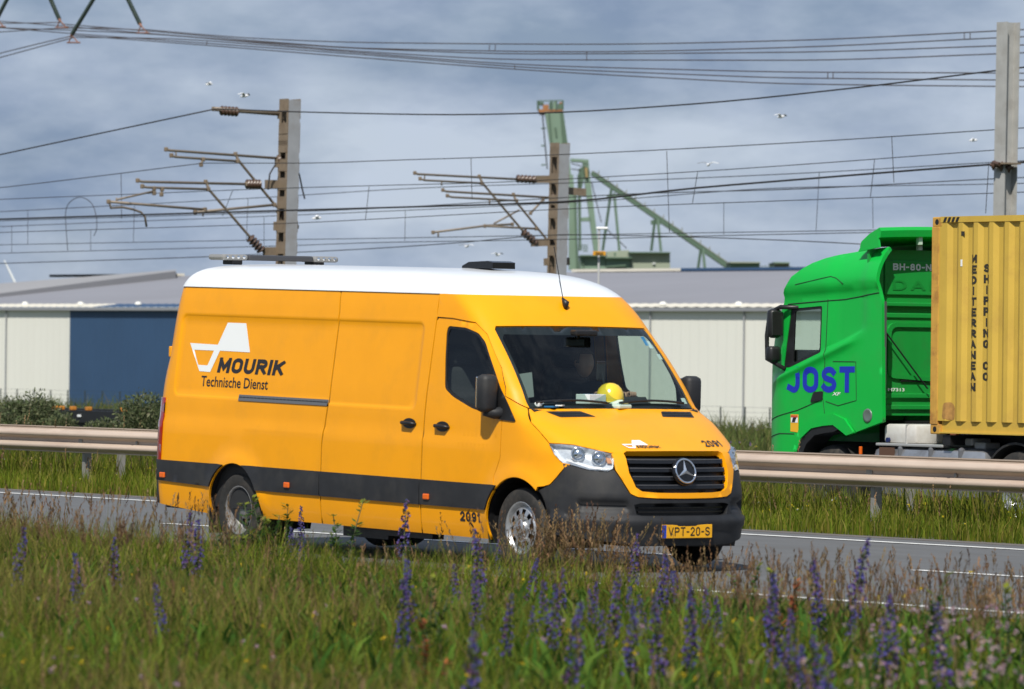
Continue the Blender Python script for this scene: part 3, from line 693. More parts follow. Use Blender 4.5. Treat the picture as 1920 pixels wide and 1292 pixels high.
# wipers, antenna, light bar, beacon
for y0, y1 in ((-.80, -.10), (.02, .74)):
    P_ = [Vector(Sq(qy(y, 1.425+.02*math.sin((y-y0)/(y1-y0)*PI)), 1.425+.02*math.sin((y-y0)/(y1-y0)*PI)))+Vector((.02, 0, .012)) for y in np.linspace(y0, y1, 10)]
    vb(MB().tube(P_, .011, 6), 'wiper', black)
a0 = Vector(Sq(HP, 2.245)); 
vb(MB().tube([a0+Vector((.03, 0, -.03)), a0+Vector((.03, 0, .02)), a0+Vector((-.02, 0, .06))], [.018, .032, .010], 8), 'antenna', black, None, True)
vb(MB().tube([a0+Vector((-.01, 0, .05)), a0+Vector((-.16, 0, .50))], .004, 6), 'antenna_whip', black)
lb = vb(MB().box((-5.31, 0, 2.598), (.26, .72, .052), bev=.02), 'light_bar', mat('bar_dark', (.05, .05, .055), .4))
lens = mat('clear_plastic', (.25, .245, .235), .2, coat=.5)
for sg in (-1, 1):
    vb(MB().box((-5.31, sg*.50, 2.598), (.26, .28, .056), bev=.024), 'lamp_module', lens, lb)
    for k in range(4): vb(MB().lathe([(.016, 0), (.012, .008), (0, .01)], (-5.178, sg*(.41+.06*k), 2.60), (1, 0, 0), 8), 'led', chrome, lb)
    vb(MB().box((-5.31, sg*.45, 2.556), (.16, .12, .05), bev=.01), 'bar_foot', black, lb)
vb(MB().add(*(lambda b: (b.V, b.F))(MB().prism([(-2.12, 2.545), (-1.66, 2.545), (-1.66, 2.60), (-1.73, 2.612), (-2.02, 2.60), (-2.12, 2.565)], 'y', -.12, .12))), 'roof_beacon', gloss_black)
# mirrors
for sg in (-1, 1):
    mz = 1.50
    hb = MB().box((-.36, sg*1.075, mz), (.14, .16, .32), bev=.045); mi = vb(hb, 'mirror', cladding, None, True)
    vb(MB().box((-.425, sg*1.075, mz+.01), (.03, .13, .26), bev=.01), 'mirror_glass', chrome, mi)
    ab = MB().tube([(-.27, sg*.955, 1.345), (-.33, sg*1.02, 1.335), (-.36, sg*1.10, 1.355)], [.055, .05, .045], 10); vb(ab, 'mirror_arm', cladding, mi, True)
    S = Sr if sg < 0 else Sl
    vp('mirror_triangle', rounded([(-.40, 1.63), (-.055, 1.274), (-.30, 1.285), (-.42, 1.33)], .02, 2), S, black, mi, step=.05, rim=.01, off=.010)
# wheels
def wheel(cx, cz, sg, dual):
    y = sg*.965; ax = (0, sg, 0); w = .19
    c = (cx, y-sg*w/2, cz)
    prof = [(.215, -.085), (.25, -.095), (.31, -.098), (.326, -.088), (.338, -.06), (.340, 0), (.338, .06), (.326, .088), (.31, .098), (.25, .095), (.215, .085)]
    wh = vb(MB().lathe(prof, c, ax, 40), 'wheel', rubber, None, True)
    for k in (-.045, -.015, .015, .045): vb(MB().lathe([(.3412, k-.004), (.3412, k+.004)], c, ax, 40), 'tread_groove', black, wh)
    if dual:
        vb(MB().lathe(prof, (cx, c[1]-sg*.24, cz), ax, 32), 'inner_tyre', rubber, wh, True)
        rim = [(.222, .085), (.218, .09), (.205, .075), (.20, .0), (.19, -.03), (.165, -.05)]
        d0, d1, holes_r = -.05, -.055, (.115, .155); hub = [(.085, -.055), (.08, .0), (.07, .03), (.04, .04), (0, .042)]
    else:
        rim = [(.222, .085), (.218, .09), (.205, .075), (.198, .05), (.19, .045)]
        d0, d1, holes_r = .045, .07, (.118, .160); hub = [(.075, .075), (.07, .095), (.05, .105), (0, .107)]
    sil = mat('shaded_rear_wheel', (.26, .26, .265), .5, .5, .1, 15, dirt=(.10, .08, .06), dscale=9, damt=.6) if dual else silver  # rear rims get a darker metal: their shade is put into the colour
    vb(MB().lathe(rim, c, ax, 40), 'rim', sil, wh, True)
    # pierced disc
    rr = [rim[-1][0], holes_r[1], holes_r[0], hub[0][0]]; hh = [rim[-1][1], (d0+d1)/2+.012, d1+.01, hub[0][1]]
    seg = 40; A_ = Vector(ax); X_ = Vector((1, 0, 0)); Z_ = A_.cross(X_); V = []; F = []
    for r, h in zip(rr, hh):
        for k in range(seg): a = 2*PI*k/seg; V.append(Vector(c)+A_*h+(X_*math.cos(a)+Z_*math.sin(a))*r)
    for i in range(3):
        for k in range(seg):
            if i == 1 and k % 4 in (0, 1): continue
            F.append((i*seg+k, i*seg+(k+1) % seg, (i+1)*seg+(k+1) % seg, (i+1)*seg+k))
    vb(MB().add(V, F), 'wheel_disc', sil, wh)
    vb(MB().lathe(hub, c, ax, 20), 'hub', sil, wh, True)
    vb(MB().lathe([(.20, d0-.04), (0, d0-.04)], c, ax, 24), 'brake_drum', black, wh)
    for k in range(6):
        a = k*PI/3; vb(MB().lathe([(.012, 0), (.012, .02), (0, .022)], Vector(c)+A_*(hub[0][1]-.002)+(X_*math.cos(a)+Z_*math.sin(a))*.095, ax, 6), 'wheel_nut', silver, wh)
for sg in (-1, 1):
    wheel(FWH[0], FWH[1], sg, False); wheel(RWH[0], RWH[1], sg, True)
# mud flaps
for sg in (-1, 1): vb(MB().box((RWH[0]-.46, sg*.80, .28), (.02, .34, .36)), 'mud_flap', black)

# ---- cab interior
mb = MB().prism([(.02, 1.375), (-.15, 1.405), (-.42, 1.42), (-.52, 1.36), (-.56, 1.20), (-.50, .8), (-.1, .8), (.05, 1.2)], 'y', -.86, .86); vb(mb, 'dashboard', interior)
mb = MB().prism([(-.40, 1.41), (-.45, 1.475), (-.58, 1.465), (-.56, 1.38)], 'y', .20, .66); vb(mb, 'instrument_hood', interior)
vb(MB().box((-1.0, 0, .62), (1.1, 1.86, .12)), 'cab_floor', interior)
vb(MB().box((-1.47, 0, 1.40), (.03, 1.66, 1.6)), 'bulkhead', interior)
vb(MB().box((-1.22, 0, 2.20), (.5, 1.40, .03)), 'headliner', interior)
for y, w in ((.45, .46), (-.42, .90)):
    s_ = vb(MB().box((-1.02, y, .98), (.52, w, .17), bev=.05), 'seat', seatfab, None, True)
    vb(MB().box((-1.30, y, 1.36), (.15, w, .68), Matrix.Rotation(math.radians(-8), 3, 'Y'), bev=.05), 'backrest', seatfab, s_, True)
    for yy in ([y] if w < .6 else [y-.22, y+.22]): vb(MB().box((-1.36, yy, 1.79), (.10, .26, .17), bev=.04), 'headrest', seatfab, s_, True)
    vb(MB().box((-1.05, y, .78), (.42, w*.8, .24)), 'seat_base', interior, s_)
swc = Vector((-.60, .45, 1.36)); rot = Matrix.Rotation(math.radians(-32), 3, 'Y')
sw = vb(MB().tube([swc+rot @ Vector((0, .195*math.cos(t), .195*math.sin(t))) for t in np.linspace(0, 2*PI, 33)[:-1]], .015, 8, True), 'steering_wheel', black, None, True)
mb = MB().box(swc, (.04, .14, .10), rot, bev=.015)
for a in (0, PI, -PI/2): mb.bar(swc, swc+rot @ Vector((0, .19*math.cos(a), .19*math.sin(a))), .025, .035)
vb(mb, 'steering_hub', black, sw)
vb(MB().box((-.47, 0, 2.015), (.09, .24, .05), bev=.015), 'camera_pod', black)
mb = MB().box((-.62, 0, 1.93), (.03, .22, .07), bev=.01); mb.bar((-.58, 0, 1.96), (-.52, 0, 2.02), .02); vb(mb, 'rear_view_mirror', black)
for y in (-.42, .42): vb(MB().box((-.72, y, 2.06), (.16, .44, .02), Matrix.Rotation(math.radians(35), 3, 'Y')), 'sun_visor', interior)
mb = MB().box((-.30, .06, 1.70), (.02, .09, .16), bev=.008); mb.tube([(-.28, .06, 1.68), (-.25, .07, 1.55), (-.30, .06, 1.42)], .010, 6); vb(mb, 'phone_holder', black)
# stickers on the glass
def wsq(y, z, d): return Vector(Sq(qy(y, z), z))-Vector((.7, 0, .7))*d
for y, z, w, h, c in ((.70, 1.96, .045, .075, (.05, .25, .55)), (.735, 1.93, .05, .06, (.75, .8, .82)), (.775, 1.83, .05, .045, (.7, .75, .72)), (.80, 1.46, .06, .05, (.7, .75, .72))):
    vp('sticker', [(y-w/2, z-h/2), (y+w/2, z-h/2), (y+w/2, z+h/2), (y-w/2, z+h/2)], lambda a, b: tuple(wsq(a, b, .012)), mat('sticker%d' % int(z*1000+y*100), c, .5), wscr, step=.05, rim=0)
RT = van.rotation_euler.to_matrix()
def v2w(p): p = Vector(p); return RT @ (p+Vector((2.1, 0, 0)))+Vector((-2.1, 0, 0))

# ---- things on the dashboard
hc = v2w((-.16, .06, 1.47)); helm = empty('safety_helmet', hc, 'round yellow safety helmet lying on the van dashboard behind windscreen', 'helmet')
hy = mat('helmet_yellow', (.85, .58, .03), .25, coat=.5)
prof = [(.118, .0), (.120, .03), (.115, .07), (.098, .112), (.070, .142), (.035, .158), (0, .162)]
MB().lathe(prof, hc-Vector((0, 0, .03)), (0, 0, 1), 28).build('shell', hy, helm, True)
V = []; F = []
for i, t in enumerate(np.linspace(-1.25, 1.25, 15)):
    a = t+.7; d = Vector((math.cos(a), math.sin(a), 0)); e = .052*math.cos(t*1.2)
    V += [hc-Vector((0, 0, .028))+d*.112, hc-Vector((0, 0, .045))+d*(.118+e)]
F = [(2*i, 2*i+1, 2*i+3, 2*i+2) for i in range(14)]
sb = MB().add(V, F); MB().add(V+[v-Vector((0, 0, .006)) for v in V], F+[tuple(i+len(V) for i in f) for f in F]).build('peak', hy, helm, True)
MB().tube([hc+Vector((.122*math.cos(t), .122*math.sin(t), -.03)) for t in np.linspace(0, 2*PI, 29)[:-1]], .008, 6, True).build('rim', hy, helm, True)
bx = empty('carton', v2w((-.12, -.17, 1.405)), 'white carton with a blue panel on the dashboard beside the helmet', 'box')
rz = Matrix.Rotation(.25, 3, 'Z'); c0 = v2w((-.12, -.17, 1.455)); wc = mat('white_card', (.72, .75, .74), .7, 0, .05, 20); bc = mat('blue_print', (.02, .14, .32), .5)
MB().box(c0, (.15, .22, .10), rz, bev=.004).build('carton_body', wc, bx); MB().box(c0+Vector((0, .01, .0515)), (.11, .10, .002), rz).build('print_panel', bc, bx)
bx = empty('tray', v2w((.0, .05, 1.375)), 'pale green flat tray standing in front of the yellow helmet', 'tray')
pg = mat('pale_green_plastic', (.52, .64, .56), .5); c0 = v2w((.0, .055, 1.405)); MB().box(c0, (.11, .17, .035), rz, bev=.01).build('tray_base', pg, bx); MB().box(c0+Vector((-.02, -.03, .03)), (.08, .10, .03), rz @ Matrix.Rotation(.3, 3, 'X'), bev=.008).build('tray_lid', pg, bx)
bx = empty('leaflet', v2w((-.03, -.62, 1.39)), 'blue and white leaflet at the near end of the dashboard', 'leaflet')
c0 = v2w((-.03, -.62, 1.402)); MB().box(c0, (.09, .20, .012), Matrix.Rotation(.5, 3, 'Z')).build('leaflet_sheet', bc, bx); MB().box(c0+Vector((.02, .05, .01)), (.06, .10, .01), Matrix.Rotation(.7, 3, 'Z')).build('leaflet_fold', wc, bx); MB().box(c0+Vector((-.03, -.13, .016)), (.05, .09, .04), Matrix.Rotation(.4, 3, 'Z'), bev=.01).build('wrapped_tissue', wc, bx)
bx = empty('paper_sheet', v2w((-.62, -.52, 1.50)), 'grey sheet of paper clipped upright above the passenger seat', 'paper')
MB().box(v2w((-.62, -.50, 1.56)), (.004, .17, .21), Matrix.Rotation(.12, 3, 'X')).build('sheet', mat('grey_paper', (.35, .37, .36), .8), bx)

# ---- driver: one continuous skin-modifier body
def skin(name, pts, edges, rad, m, parent, root=0, sub=2):
    me = bpy.data.meshes.new(name); me.from_pydata([tuple(v2w(p)) for p in pts], edges, []); me.update()
    o = bpy.data.objects.new(name, me); COL.objects.link(o); md = o.modifiers.new('skin', 'SKIN'); md.use_smooth_shade = True
    sv_ = me.skin_vertices[0].data
    for i, r in enumerate(rad): sv_[i].radius = (r, r) if not isinstance(r, tuple) else r; sv_[i].use_root = (i == root)
    s = o.modifiers.new('sub', 'SUBSURF'); s.levels = sub; s.render_levels = sub; me.materials.append(m)
    o.parent = parent; bpy_parent_inverse(o, parent); return o
drv = empty('person', v2w((-1.05, .45, 1.06)), 'driver in dark jacket sitting behind the van steering wheel', 'person')
skinm = mat('skin', (.42, .24, .17), .55, 0, .06, 20); jacket = mat('dark_jacket', (.018, .020, .028), .9, 0, .2, 40)
b = (-1.10, .45)
pts = [(b[0], b[1], 1.10), (b[0]-.02, b[1], 1.32), (b[0]-.02, b[1], 1.50), (b[0], b[1], 1.585), (b[0]+.01, b[1], 1.63),
       (b[0], b[1]-.17, 1.53), (b[0]+.10, b[1]-.24, 1.34), (b[0]+.34, b[1]-.17, 1.40), (b[0]+.40, b[1]-.16, 1.44),
       (b[0], b[1]+.17, 1.53), (b[0]+.10, b[1]+.24, 1.34), (b[0]+.34, b[1]+.17, 1.42), (b[0]+.40, b[1]+.16, 1.46),
       (b[0]+.05, b[1]-.10, 1.07), (b[0]+.46, b[1]-.12, 1.10), (b[0]+.55, b[1]-.12, .74), (b[0]+.05, b[1]+.10, 1.07), (b[0]+.46, b[1]+.12, 1.10), (b[0]+.55, b[1]+.12, .74)]
ed = [(0, 1), (1, 2), (2, 3), (3, 4), (2, 5), (5, 6), (6, 7), (7, 8), (2, 9), (9, 10), (10, 11), (11, 12), (0, 13), (13, 14), (14, 15), (0, 16), (16, 17), (17, 18)]
rad = [(.15, .12), (.15, .12), (.15, .11), .07, .055, .075, .055, .045, .035, .075, .055, .045, .035, .09, .075, .055, .09, .075, .055]
skin('body', pts, ed, rad, jacket, drv)
# head with brow, nose, chin, ears
bm = bmesh.new(); bmesh.ops.create_uvsphere(bm, u_segments=24, v_segments=18, radius=1)
for v in bm.verts:
    x, y, z = v.co; k = 1.0-.22*max(0, -z)**1.5
    X = x*.098*(1 if x < 0 else .98); Y_ = y*.078*k; Z = z*.122
    if x > .75 and abs(y) < .28 and -.35 < z < .12: X += .022*(1-abs(y)/.28)*(1-abs(z+.12)/.25 if abs(z+.12) < .25 else 0)
    if x > .6 and .02 < z < .25 and .2 < abs(y) < .6: X -= .010
    if x > .6 and -.62 < z < -.5: X -= .005
    v.co = (X, Y_, Z)
me = bpy.data.meshes.new('head'); bm.to_mesh(me); bm.free()
hp = v2w((b[0]+.04, b[1], 1.745)); me.transform(Matrix.Translation(hp) @ Matrix.Rotation(math.radians(-12), 4, 'Z'))
hd = link('head', me, skinm, drv, True)
mbh = MB()
for sg in (-1, 1): mbh.lathe([(.0, -.006), (.022, -.004), (.030, .004), (.024, .008), (0, .006)], hp+Vector((-.012, sg*.077, 0)), (.2, sg, 0), 10)
mbh.build('ears', skinm, hd, True, False) if False else mbh.build('ears', skinm, drv, True)
bm = bmesh.new(); bmesh.ops.create_uvsphere(bm, u_segments=20, v_segments=14, radius=1)
bmesh.ops.delete(bm, geom=[v for v in bm.verts if v.co.z < -.15 or (v.co.x > .35 and v.co.z < .62)], context='VERTS')
for v in bm.verts: v.co = Vector((v.co.x*.106, v.co.y*.086, v.co.z*.130))
me = bpy.data.meshes.new('hair'); bm.to_mesh(me); bm.free(); me.transform(Matrix.Translation(hp)); link('hair', me, mat('hair', (.06, .045, .035), .8), drv, True)
for sg in (-1, 1):
    w0 = Vector((b[0]+.40, b[1]+sg*.16, 1.45)); P_ = [tuple(w0), tuple(w0+Vector((.05, sg*.005, .03))), tuple(w0+Vector((.08, sg*.01, .05)))]; E_ = [(0, 1), (1, 2)]; Rr = [.030, .034, .030]
    for f in range(4):
        s0 = w0+Vector((.085, sg*(-.025+.017*f)+sg*.01, .05)); P_ += [tuple(s0), tuple(s0+Vector((.035, 0, .015-.002*f))), tuple(s0+Vector((.040, 0, -.018))), tuple(s0+Vector((.012, 0, -.03)))]
        n = len(P_); E_ += [(2, n-4), (n-4, n-3), (n-3, n-2), (n-2, n-1)]; Rr += [.010, .0095, .009, .008]
    t0 = w0+Vector((.045, -sg*.035, .045)); P_ += [tuple(t0), tuple(t0+Vector((.03, -sg*.02, .015)))]; n = len(P_); E_ += [(1, n-2), (n-2, n-1)]; Rr += [.012, .010]
    skin('hand', P_, E_, Rr, skinm, drv, 0, 1)

# ================================================================== TRUCK
green = mat('green_paint', (.004, .43, .052), .34, 0, .04, 2, coat=.2, spec=.3, dirt=(.05, .20, .05), dscale=2, damt=.25)
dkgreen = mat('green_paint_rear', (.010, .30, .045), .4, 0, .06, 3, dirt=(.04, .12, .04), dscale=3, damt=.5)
TG = -.28; TY0, TY1 = 14.35, 16.83
truck = empty('truck', (-14.8, 15.6, TG), 'green truck cab hauling a yellow container on the far carriageway', 'truck')
def Yt(x, z):
    y = 0.0
    if x < -15.60: y += .16*((-15.60-x)/.5)**2.2
    if z > 2.62: y += .30*((z-2.62)/.55)**2.2
    e = 2.53+.045*(x+15.6)*1.25       # crease under the roof fairing
    d = z-e
    if -.12 < d: y -= .045*sst(-.02, .10, d)
    y += .02*sst(1.9, 1.35, z)*sst(-14.0, -14.6, x)*0
    l2 = 1.48+(x+15.9)*.325
    if x < -14.15: y -= .030*math.exp(-((z-l2)/.045)**2)*sst(-14.15, -14.5, x)*sst(-16.05, -15.7, x)
    # swept shoulder panel behind the door
    l = 1.85+(x+14.85)*.36
    y += .028*sst(.0, .05, z-l)*sst(-14.85, -14.6, x)*sst(-14.05, -14.2, x)
    return y
def Tn(x, z): return (x, TY0+Yt(x, z), z)
def Tf(x, z): return (x, TY1-Yt(x, z), z)
outn = lambda p: Vector((0, -1, 0)); outf = lambda p: Vector((0, 1, 0))
front = [(-16.08, .30), (-16.10, .60), (-16.11, 1.0), (-16.11, 1.61), (-15.95, 1.98), (-15.68, 2.46), (-15.66, 2.58), (-15.51, 2.78), (-15.34, 2.88), (-15.19, 2.95), (-14.98, 3.01), (-14.76, 3.05), (-14.31, 3.11), (-13.91, 3.14)]
rearp = [(-13.84, 2.60), (-13.79, 2.47), (-13.75, 1.02), (-14.25, .885)]
archp = [(-14.44, 1.04), (-14.66, 1.10), (-14.95, 1.07), (-15.12, 1.02), (-15.33, .89), (-15.43, .63), (-15.48, .30)]
TWIN = rounded([(-15.54, 2.385), (-14.93, 2.42), (-14.95, 1.85), (-15.56, 1.655), (-15.68, 1.66)], .03, 3)
side = front+rearp+archp
for S, o_, nm in ((Tn, outn, 0), (Tf, outf, 1)):
    sp = patch('cab_side', side, S, green, truck, holes=[TWIN], step=.07, rim=.05, out=o_, extra=[[(-15.6, 2.41), (-13.8, 2.49)], [(-15.6, 2.51), (-13.85, 2.59)], [(-15.6, 2.56), (-13.85, 2.64)], [(-14.85, 1.86), (-14.05, 2.15)], [(-14.85, 1.91), (-14.05, 2.20)]]+[[(-16.0, 1.48-.1*.325+k), (-14.2, 1.48+1.7*.325+k)] for k in (-.09, -.05, -.025, 0, .025, .05, .09)])
    patch('window', TWIN, S, ws_glass, sp, step=.1, rim=0, off=-.02, out=o_)
    ti = rounded([(-15.47, 2.355), (-14.965, 2.385), (-14.985, 1.88), (-15.50, 1.715)], .03, 3)
    patch('window_frame', TWIN, S, black, sp, holes=[ti], step=.06, rim=.02, off=-.01, out=o_)
    # arch trim, proud
    tr_ = [(-14.26, .875)]+archp[:-1]+[(-15.36, .62), (-15.28, .79), (-15.08, .915), (-14.86, .95), (-14.66, .965), (-14.52, .90), (-14.40, .84)]
    patch('wheel_arch_trim', tr_, S, green, sp, step=.05, rim=.06, off=.035, out=o_)
    li = [(-15.36, .62), (-15.28, .79), (-15.08, .915), (-14.86, .95), (-14.66, .965), (-14.55, .92), (-14.66, .88), (-14.86, .86), (-15.03, .83), (-15.19, .72), (-15.27, .58)]
    patch('wheel_arch_lip', li, S, black, sp, step=.05, rim=.3, off=.02, out=o_)
def onT(x, z, d=.002): return Vector((x, TY0+Yt(x, z)-d, z))
def seam(L_, r=.006, m=None): MB().tube([onT(x, z, 0) for x, z in dens(L_, .08, False)], r, 5).build('panel_gap', m or mat('green_gap', (.006, .05, .015), .8), truck)
seam([(-14.82, 2.50), (-14.85, 1.9), (-14.90, 1.30), (-14.86, 1.10)]); seam([(-15.60, 2.44), (-14.51, 2.50), (-13.84, 2.58)], .008)
seam([(-16.08, 1.0), (-15.4, 1.13), (-14.95, 1.26)], .007); seam([(-14.71, 1.74), (-14.27, 1.74), (-14.25, 1.27), (-14.6, 1.20), (-14.84, 1.25)]); seam([(-15.41, 2.68), (-14.75, 2.78), (-14.66, 2.76), (-14.52, 2.69)], .006)
seam([(-16.08, .79), (-15.75, .84), (-15.45, .84)], .007)
# swept ridge under the window
# front and roof skin bridging the two sides
fr_ = dens(front, .09, False); nyd = 12; V = []; F = []
for x, z in fr_:
    ya, yb = TY0+Yt(x, z), TY1-Yt(x, z); b_ = .22*sst(-15.2, -15.7, x)
    h_ = .05*sst(-15.5, -15.0, x)
    for k in range(nyd+1):
        t = k/nyd; c_ = 1-(2*t-1)**2; V.append((x-b_*c_, ya+(yb-ya)*t, z+h_*c_))
F = [(i*(nyd+1)+k, i*(nyd+1)+k+1, (i+1)*(nyd+1)+k+1, (i+1)*(nyd+1)+k) for i in range(len(fr_)-1) for k in range(nyd)]
keep = []; wsf = []
for f in F:
    zc = sum(V[i][2] for i in f)/4; yc = sum(V[i][1] for i in f)/4
    (wsf if 1.70 < zc < 2.42 and TY0+.18 < yc < TY1-.18 else keep).append(f)
MB().add(V, keep).build('front_skin', green, truck, True); MB().add(V, wsf).build('windscreen', ws_glass, truck, True)
# spoiler wing on the roof
prof = [(-14.33, 3.165), (-14.30, 3.235), (-14.15, 3.325), (-13.96, 3.40), (-13.93, 3.36), (-13.94, 3.28), (-14.10, 3.24), (-14.24, 3.16)]
V = []; F = []; n = len(prof)
for k in range(13):
    t = k/12; y = TY0+.05+(TY1-TY0-.1)*t; e = (2*t-1)**2; V += [(x+.05*e, y, z-.03*e) for x, z in prof]
F = [(k*n+j, k*n+(j+1) % n, (k+1)*n+(j+1) % n, (k+1)*n+j) for k in range(12) for j in range(n)]+[tuple(range(n)), tuple(12*n+j for j in range(n))]
MB().add(V, F).build('roof_spoiler', green, truck, 'auto')
for sgy, y in ((0, TY0+.04), (1, TY1-.04)):
    MB().prism([(-14.30, 3.08), (-14.22, 3.18), (-13.94, 3.30), (-13.90, 3.13)], 'y', y, y+(.03 if not sgy else -.03)).build('spoiler_side', green, truck)
MB().box((-13.99, TY0+.75, 3.22), (.05, .06, .22)).build('spoiler_strut', mat('strut_grey', (.55, .55, .52), .6), truck)
# rear wall of the cab with pressed panels
RX = -14.12; rw = MB().box((RX-.02, (TY0+TY1)/2, 2.10), (.04, 2.34, 2.02)).build('rear_wall', dkgreen, truck)
for (y0, y1, z0, z1, d) in ((TY0+.30, TY1-.3, 2.56, 2.98, .025), (TY0+.12, TY0+.27, 2.50, 3.05, .03), (TY0+.12, TY1-.12, 2.42, 2.47, .05), (TY0+.12, TY0+.26, 1.15, 2.38, .03), (TY0+.30, TY1-.3, 2.28, 2.34, .02), (TY0+.30, TY1-.30, 1.30, 1.36, .03), (TY0+.30, TY1-.30, 1.16, 1.22, .03)):
    MB().box((RX+d/2, (y0+y1)/2, (z0+z1)/2), (d, y1-y0, z1-z0), bev=.010).build('wall_panel', dkgreen, rw, False, True)
wp = rounded([(TY0+.36, 1.55), (TY1-.4, 1.45), (TY1-.4, 2.22), (TY0+.36, 2.22)], .12, 4); wi = rounded([(TY0+.41, 1.60), (TY1-.45, 1.50), (TY1-.45, 2.17), (TY0+.41, 2.17)], .10, 4)
patch('pressed_frame', wp, lambda y, z: (RX+.03, y, z), dkgreen, rw, holes=[wi], step=.1, rim=.03, out=lambda p: Vector((1, 0, 0)), smooth=False)
MB().box((RX+.012, TY0+.85, 1.52), (.02, .55, .04), bev=.008).build('wall_slot', black, rw)
MB().tube([(RX+.06, TY0+.10, 2.30), (RX+.08, TY0+.95, 1.42)], .010, 6).build('stay_cable', black, truck)
fnw = lambda y, z: (RX+.030, y, z)
blocktext('BH-80-NL', (TY0+.42, TY0+1.12, 2.862, 2.945), fnw, white_ink, rw, th=.23)
blocktext('DAF', (TY0+.42, TY0+1.20, 2.62, 2.74), fnw, mat('green_relief', (.008, .24, .035), .4), rw, th=.16, gap=.4)
lettering('M7313', (TY0+.36, TY0+.62, 1.385, 1.425), lambda y, z: (RX+.034, y, z), white_ink, rw, bold=.02)
MB().box((RX+.033, TY0+.14, 1.46), (.006, .17, .15)).build('data_plate', mat('plate_grey', (.30, .33, .30), .5), rw)
MB().box((-13.80, TY0+.055, 1.75), (.05, .03, 1.45)).build('fairing_edge', mat('edge_grey', (.08, .09, .085), .5), truck)
# lettering and marks on the near side
fnT = lambda x, z: tuple(onT(x, z, .003)); blue_ink = mat('blue_lettering', (.008, .028, .42), .4)
blocktext('JOST', (-15.60, -14.285, 1.345, 1.665), fnT, blue_ink, truck, th=.235, gap=.25, skew=.02, dstep=.05)
lettering('XF', (-14.72, -14.55, 1.325, 1.365), fnT, white_ink, truck, bold=.02, shear=.3)
patch('door_handle', rounded([(-15.13, 1.235), (-15.07, 1.36), (-14.90, 1.375), (-14.90, 1.265)], .02, 2), Tn, black, truck, step=.06, rim=.02, off=.015, out=outn)
stk = patch('warning_sticker', [(-15.52, .87), (-15.365, .86), (-15.365, 1.08), (-15.52, 1.08)], Tn, mat('sticker_yellow', (.78, .42, .02), .5), truck, step=.08, rim=0, off=.004, out=outn)
patch('sticker_picture', [(-15.51, .98), (-15.375, .98), (-15.375, 1.07), (-15.51, 1.07)], Tn, white_ink, stk, step=.08, rim=0, off=.007, out=outn)
patch('sticker_figure', [(-15.49, .985), (-15.43, .985), (-15.40, 1.04), (-15.45, 1.05), (-15.475, 1.03)], Tn, dark_ink, stk, step=.08, rim=0, off=.009, out=outn)
patch('sticker_band', [(-15.51, 1.045), (-15.375, 1.045), (-15.375, 1.07), (-15.51, 1.07)], Tn, mat('sticker_red', (.6, .08, .03), .5), stk, step=.08, rim=0, off=.010, out=outn)
MB().lathe([(.085, 0), (.08, .012), (.06, .006), (0, .006)], onT(-14.03, 1.09), (0, -1, 0), 24).build('filler_cap', mat('cap_grey', (.16, .20, .18), .4, .3), truck, True)
# near mirror cluster, steering wheel, dashboard
mi = empty('mirror_mount', (-15.8, TY0-.1, 2.0), None, None); mi.parent = truck; bpy_parent_inverse(mi, truck); mi.name = 'mirror_cluster'
MB().box((-15.73, TY0-.11, 2.20), (.13, .18, .36), bev=.05).build('mirror_housing', black, mi, True); MB().box((-15.655, TY0-.12, 2.20), (.012, .17, .29), bev=.005).build('mirror_glass', mat('mirror_dark', (.05, .055, .05), .1, .6), mi)
MB().box((-15.74, TY0-.11, 1.82), (.12, .18, .20), bev=.04).build('mirror_housing', black, mi, True)
MB().tube([(-15.40, TY0+.02, 2.40), (-15.65, TY0-.08, 2.405), (-15.81, TY0-.12, 2.34), (-15.85, TY0-.13, 2.05), (-15.84, TY0-.13, 1.76), (-15.62, TY0-.02, 1.64)], .028, 8).build('mirror_arm', black, mi, True)
swc = Vector((-15.17, TY0+.55, 1.93)); rot = Matrix.Rotation(math.radians(55), 3, 'Y')
MB().tube([swc+rot @ Vector((0, .22*math.cos(t), .22*math.sin(t))) for t in np.linspace(0, 2*PI, 29)[:-1]], .018, 8, True).build('steering_wheel', black, truck, True)
MB().prism([(-15.75, 1.70), (-15.6, 1.88), (-15.3, 1.86), (-15.2, 1.60), (-15.6, 1.5)], 'y', TY0+.12, TY1-.12).build('dashboard', interior, truck)
MB().box((-14.9, (TY0+TY1)/2, 1.36), (1.5, 2.2, .08)).build('cab_floor', interior, truck)
MB().box((-14.35, TY0+.58, 1.80), (.16, .5, .75), bev=.05).build('seat', seatfab, truck, True)
# chassis, tanks, wheels
for y in (TY0+.75, TY1-.75): MB().box((-12.6, y, .62), (6.4, .09, .26)).build('chassis_rail', black, truck)
mb = MB().box((-14.2, TY0+1.2, .75), (.9, 1.0, .55)); mb.box((-13.3, TY0+1.1, .8), (.6, .7, .35)); mb.build('engine_block', black, truck)
alu = mat('tank_aluminium', (.42, .43, .45), .35, .7, .12, 6, dirt=(.15, .12, .09), dscale=4, damt=.5)
tk = MB().box((-13.0, TY0+.38, .42), (2.10, .60, .60), bev=.10).build('fuel_tank', alu, truck, 'auto')
for x in (-13.52, -12.95, -12.40): MB().box((x, TY0+.38, .42), (.07, .63, .63), bev=.10).build('tank_strap', mat('strap_grey', (.16, .165, .18), .5, .4), tk)
MB().box((-13.75, TY0+.075, .66), (.27, .02, .10)).build('tank_recess', mat('tank_recess_brown', (.10, .05, .03), .7), tk)
MB().box((-13.35, TY0+.36, .745), (1.25, .56, .035), bev=.01).build('step_plate', mat('chequer_plate', (.50, .50, .49), .45, .5), truck)
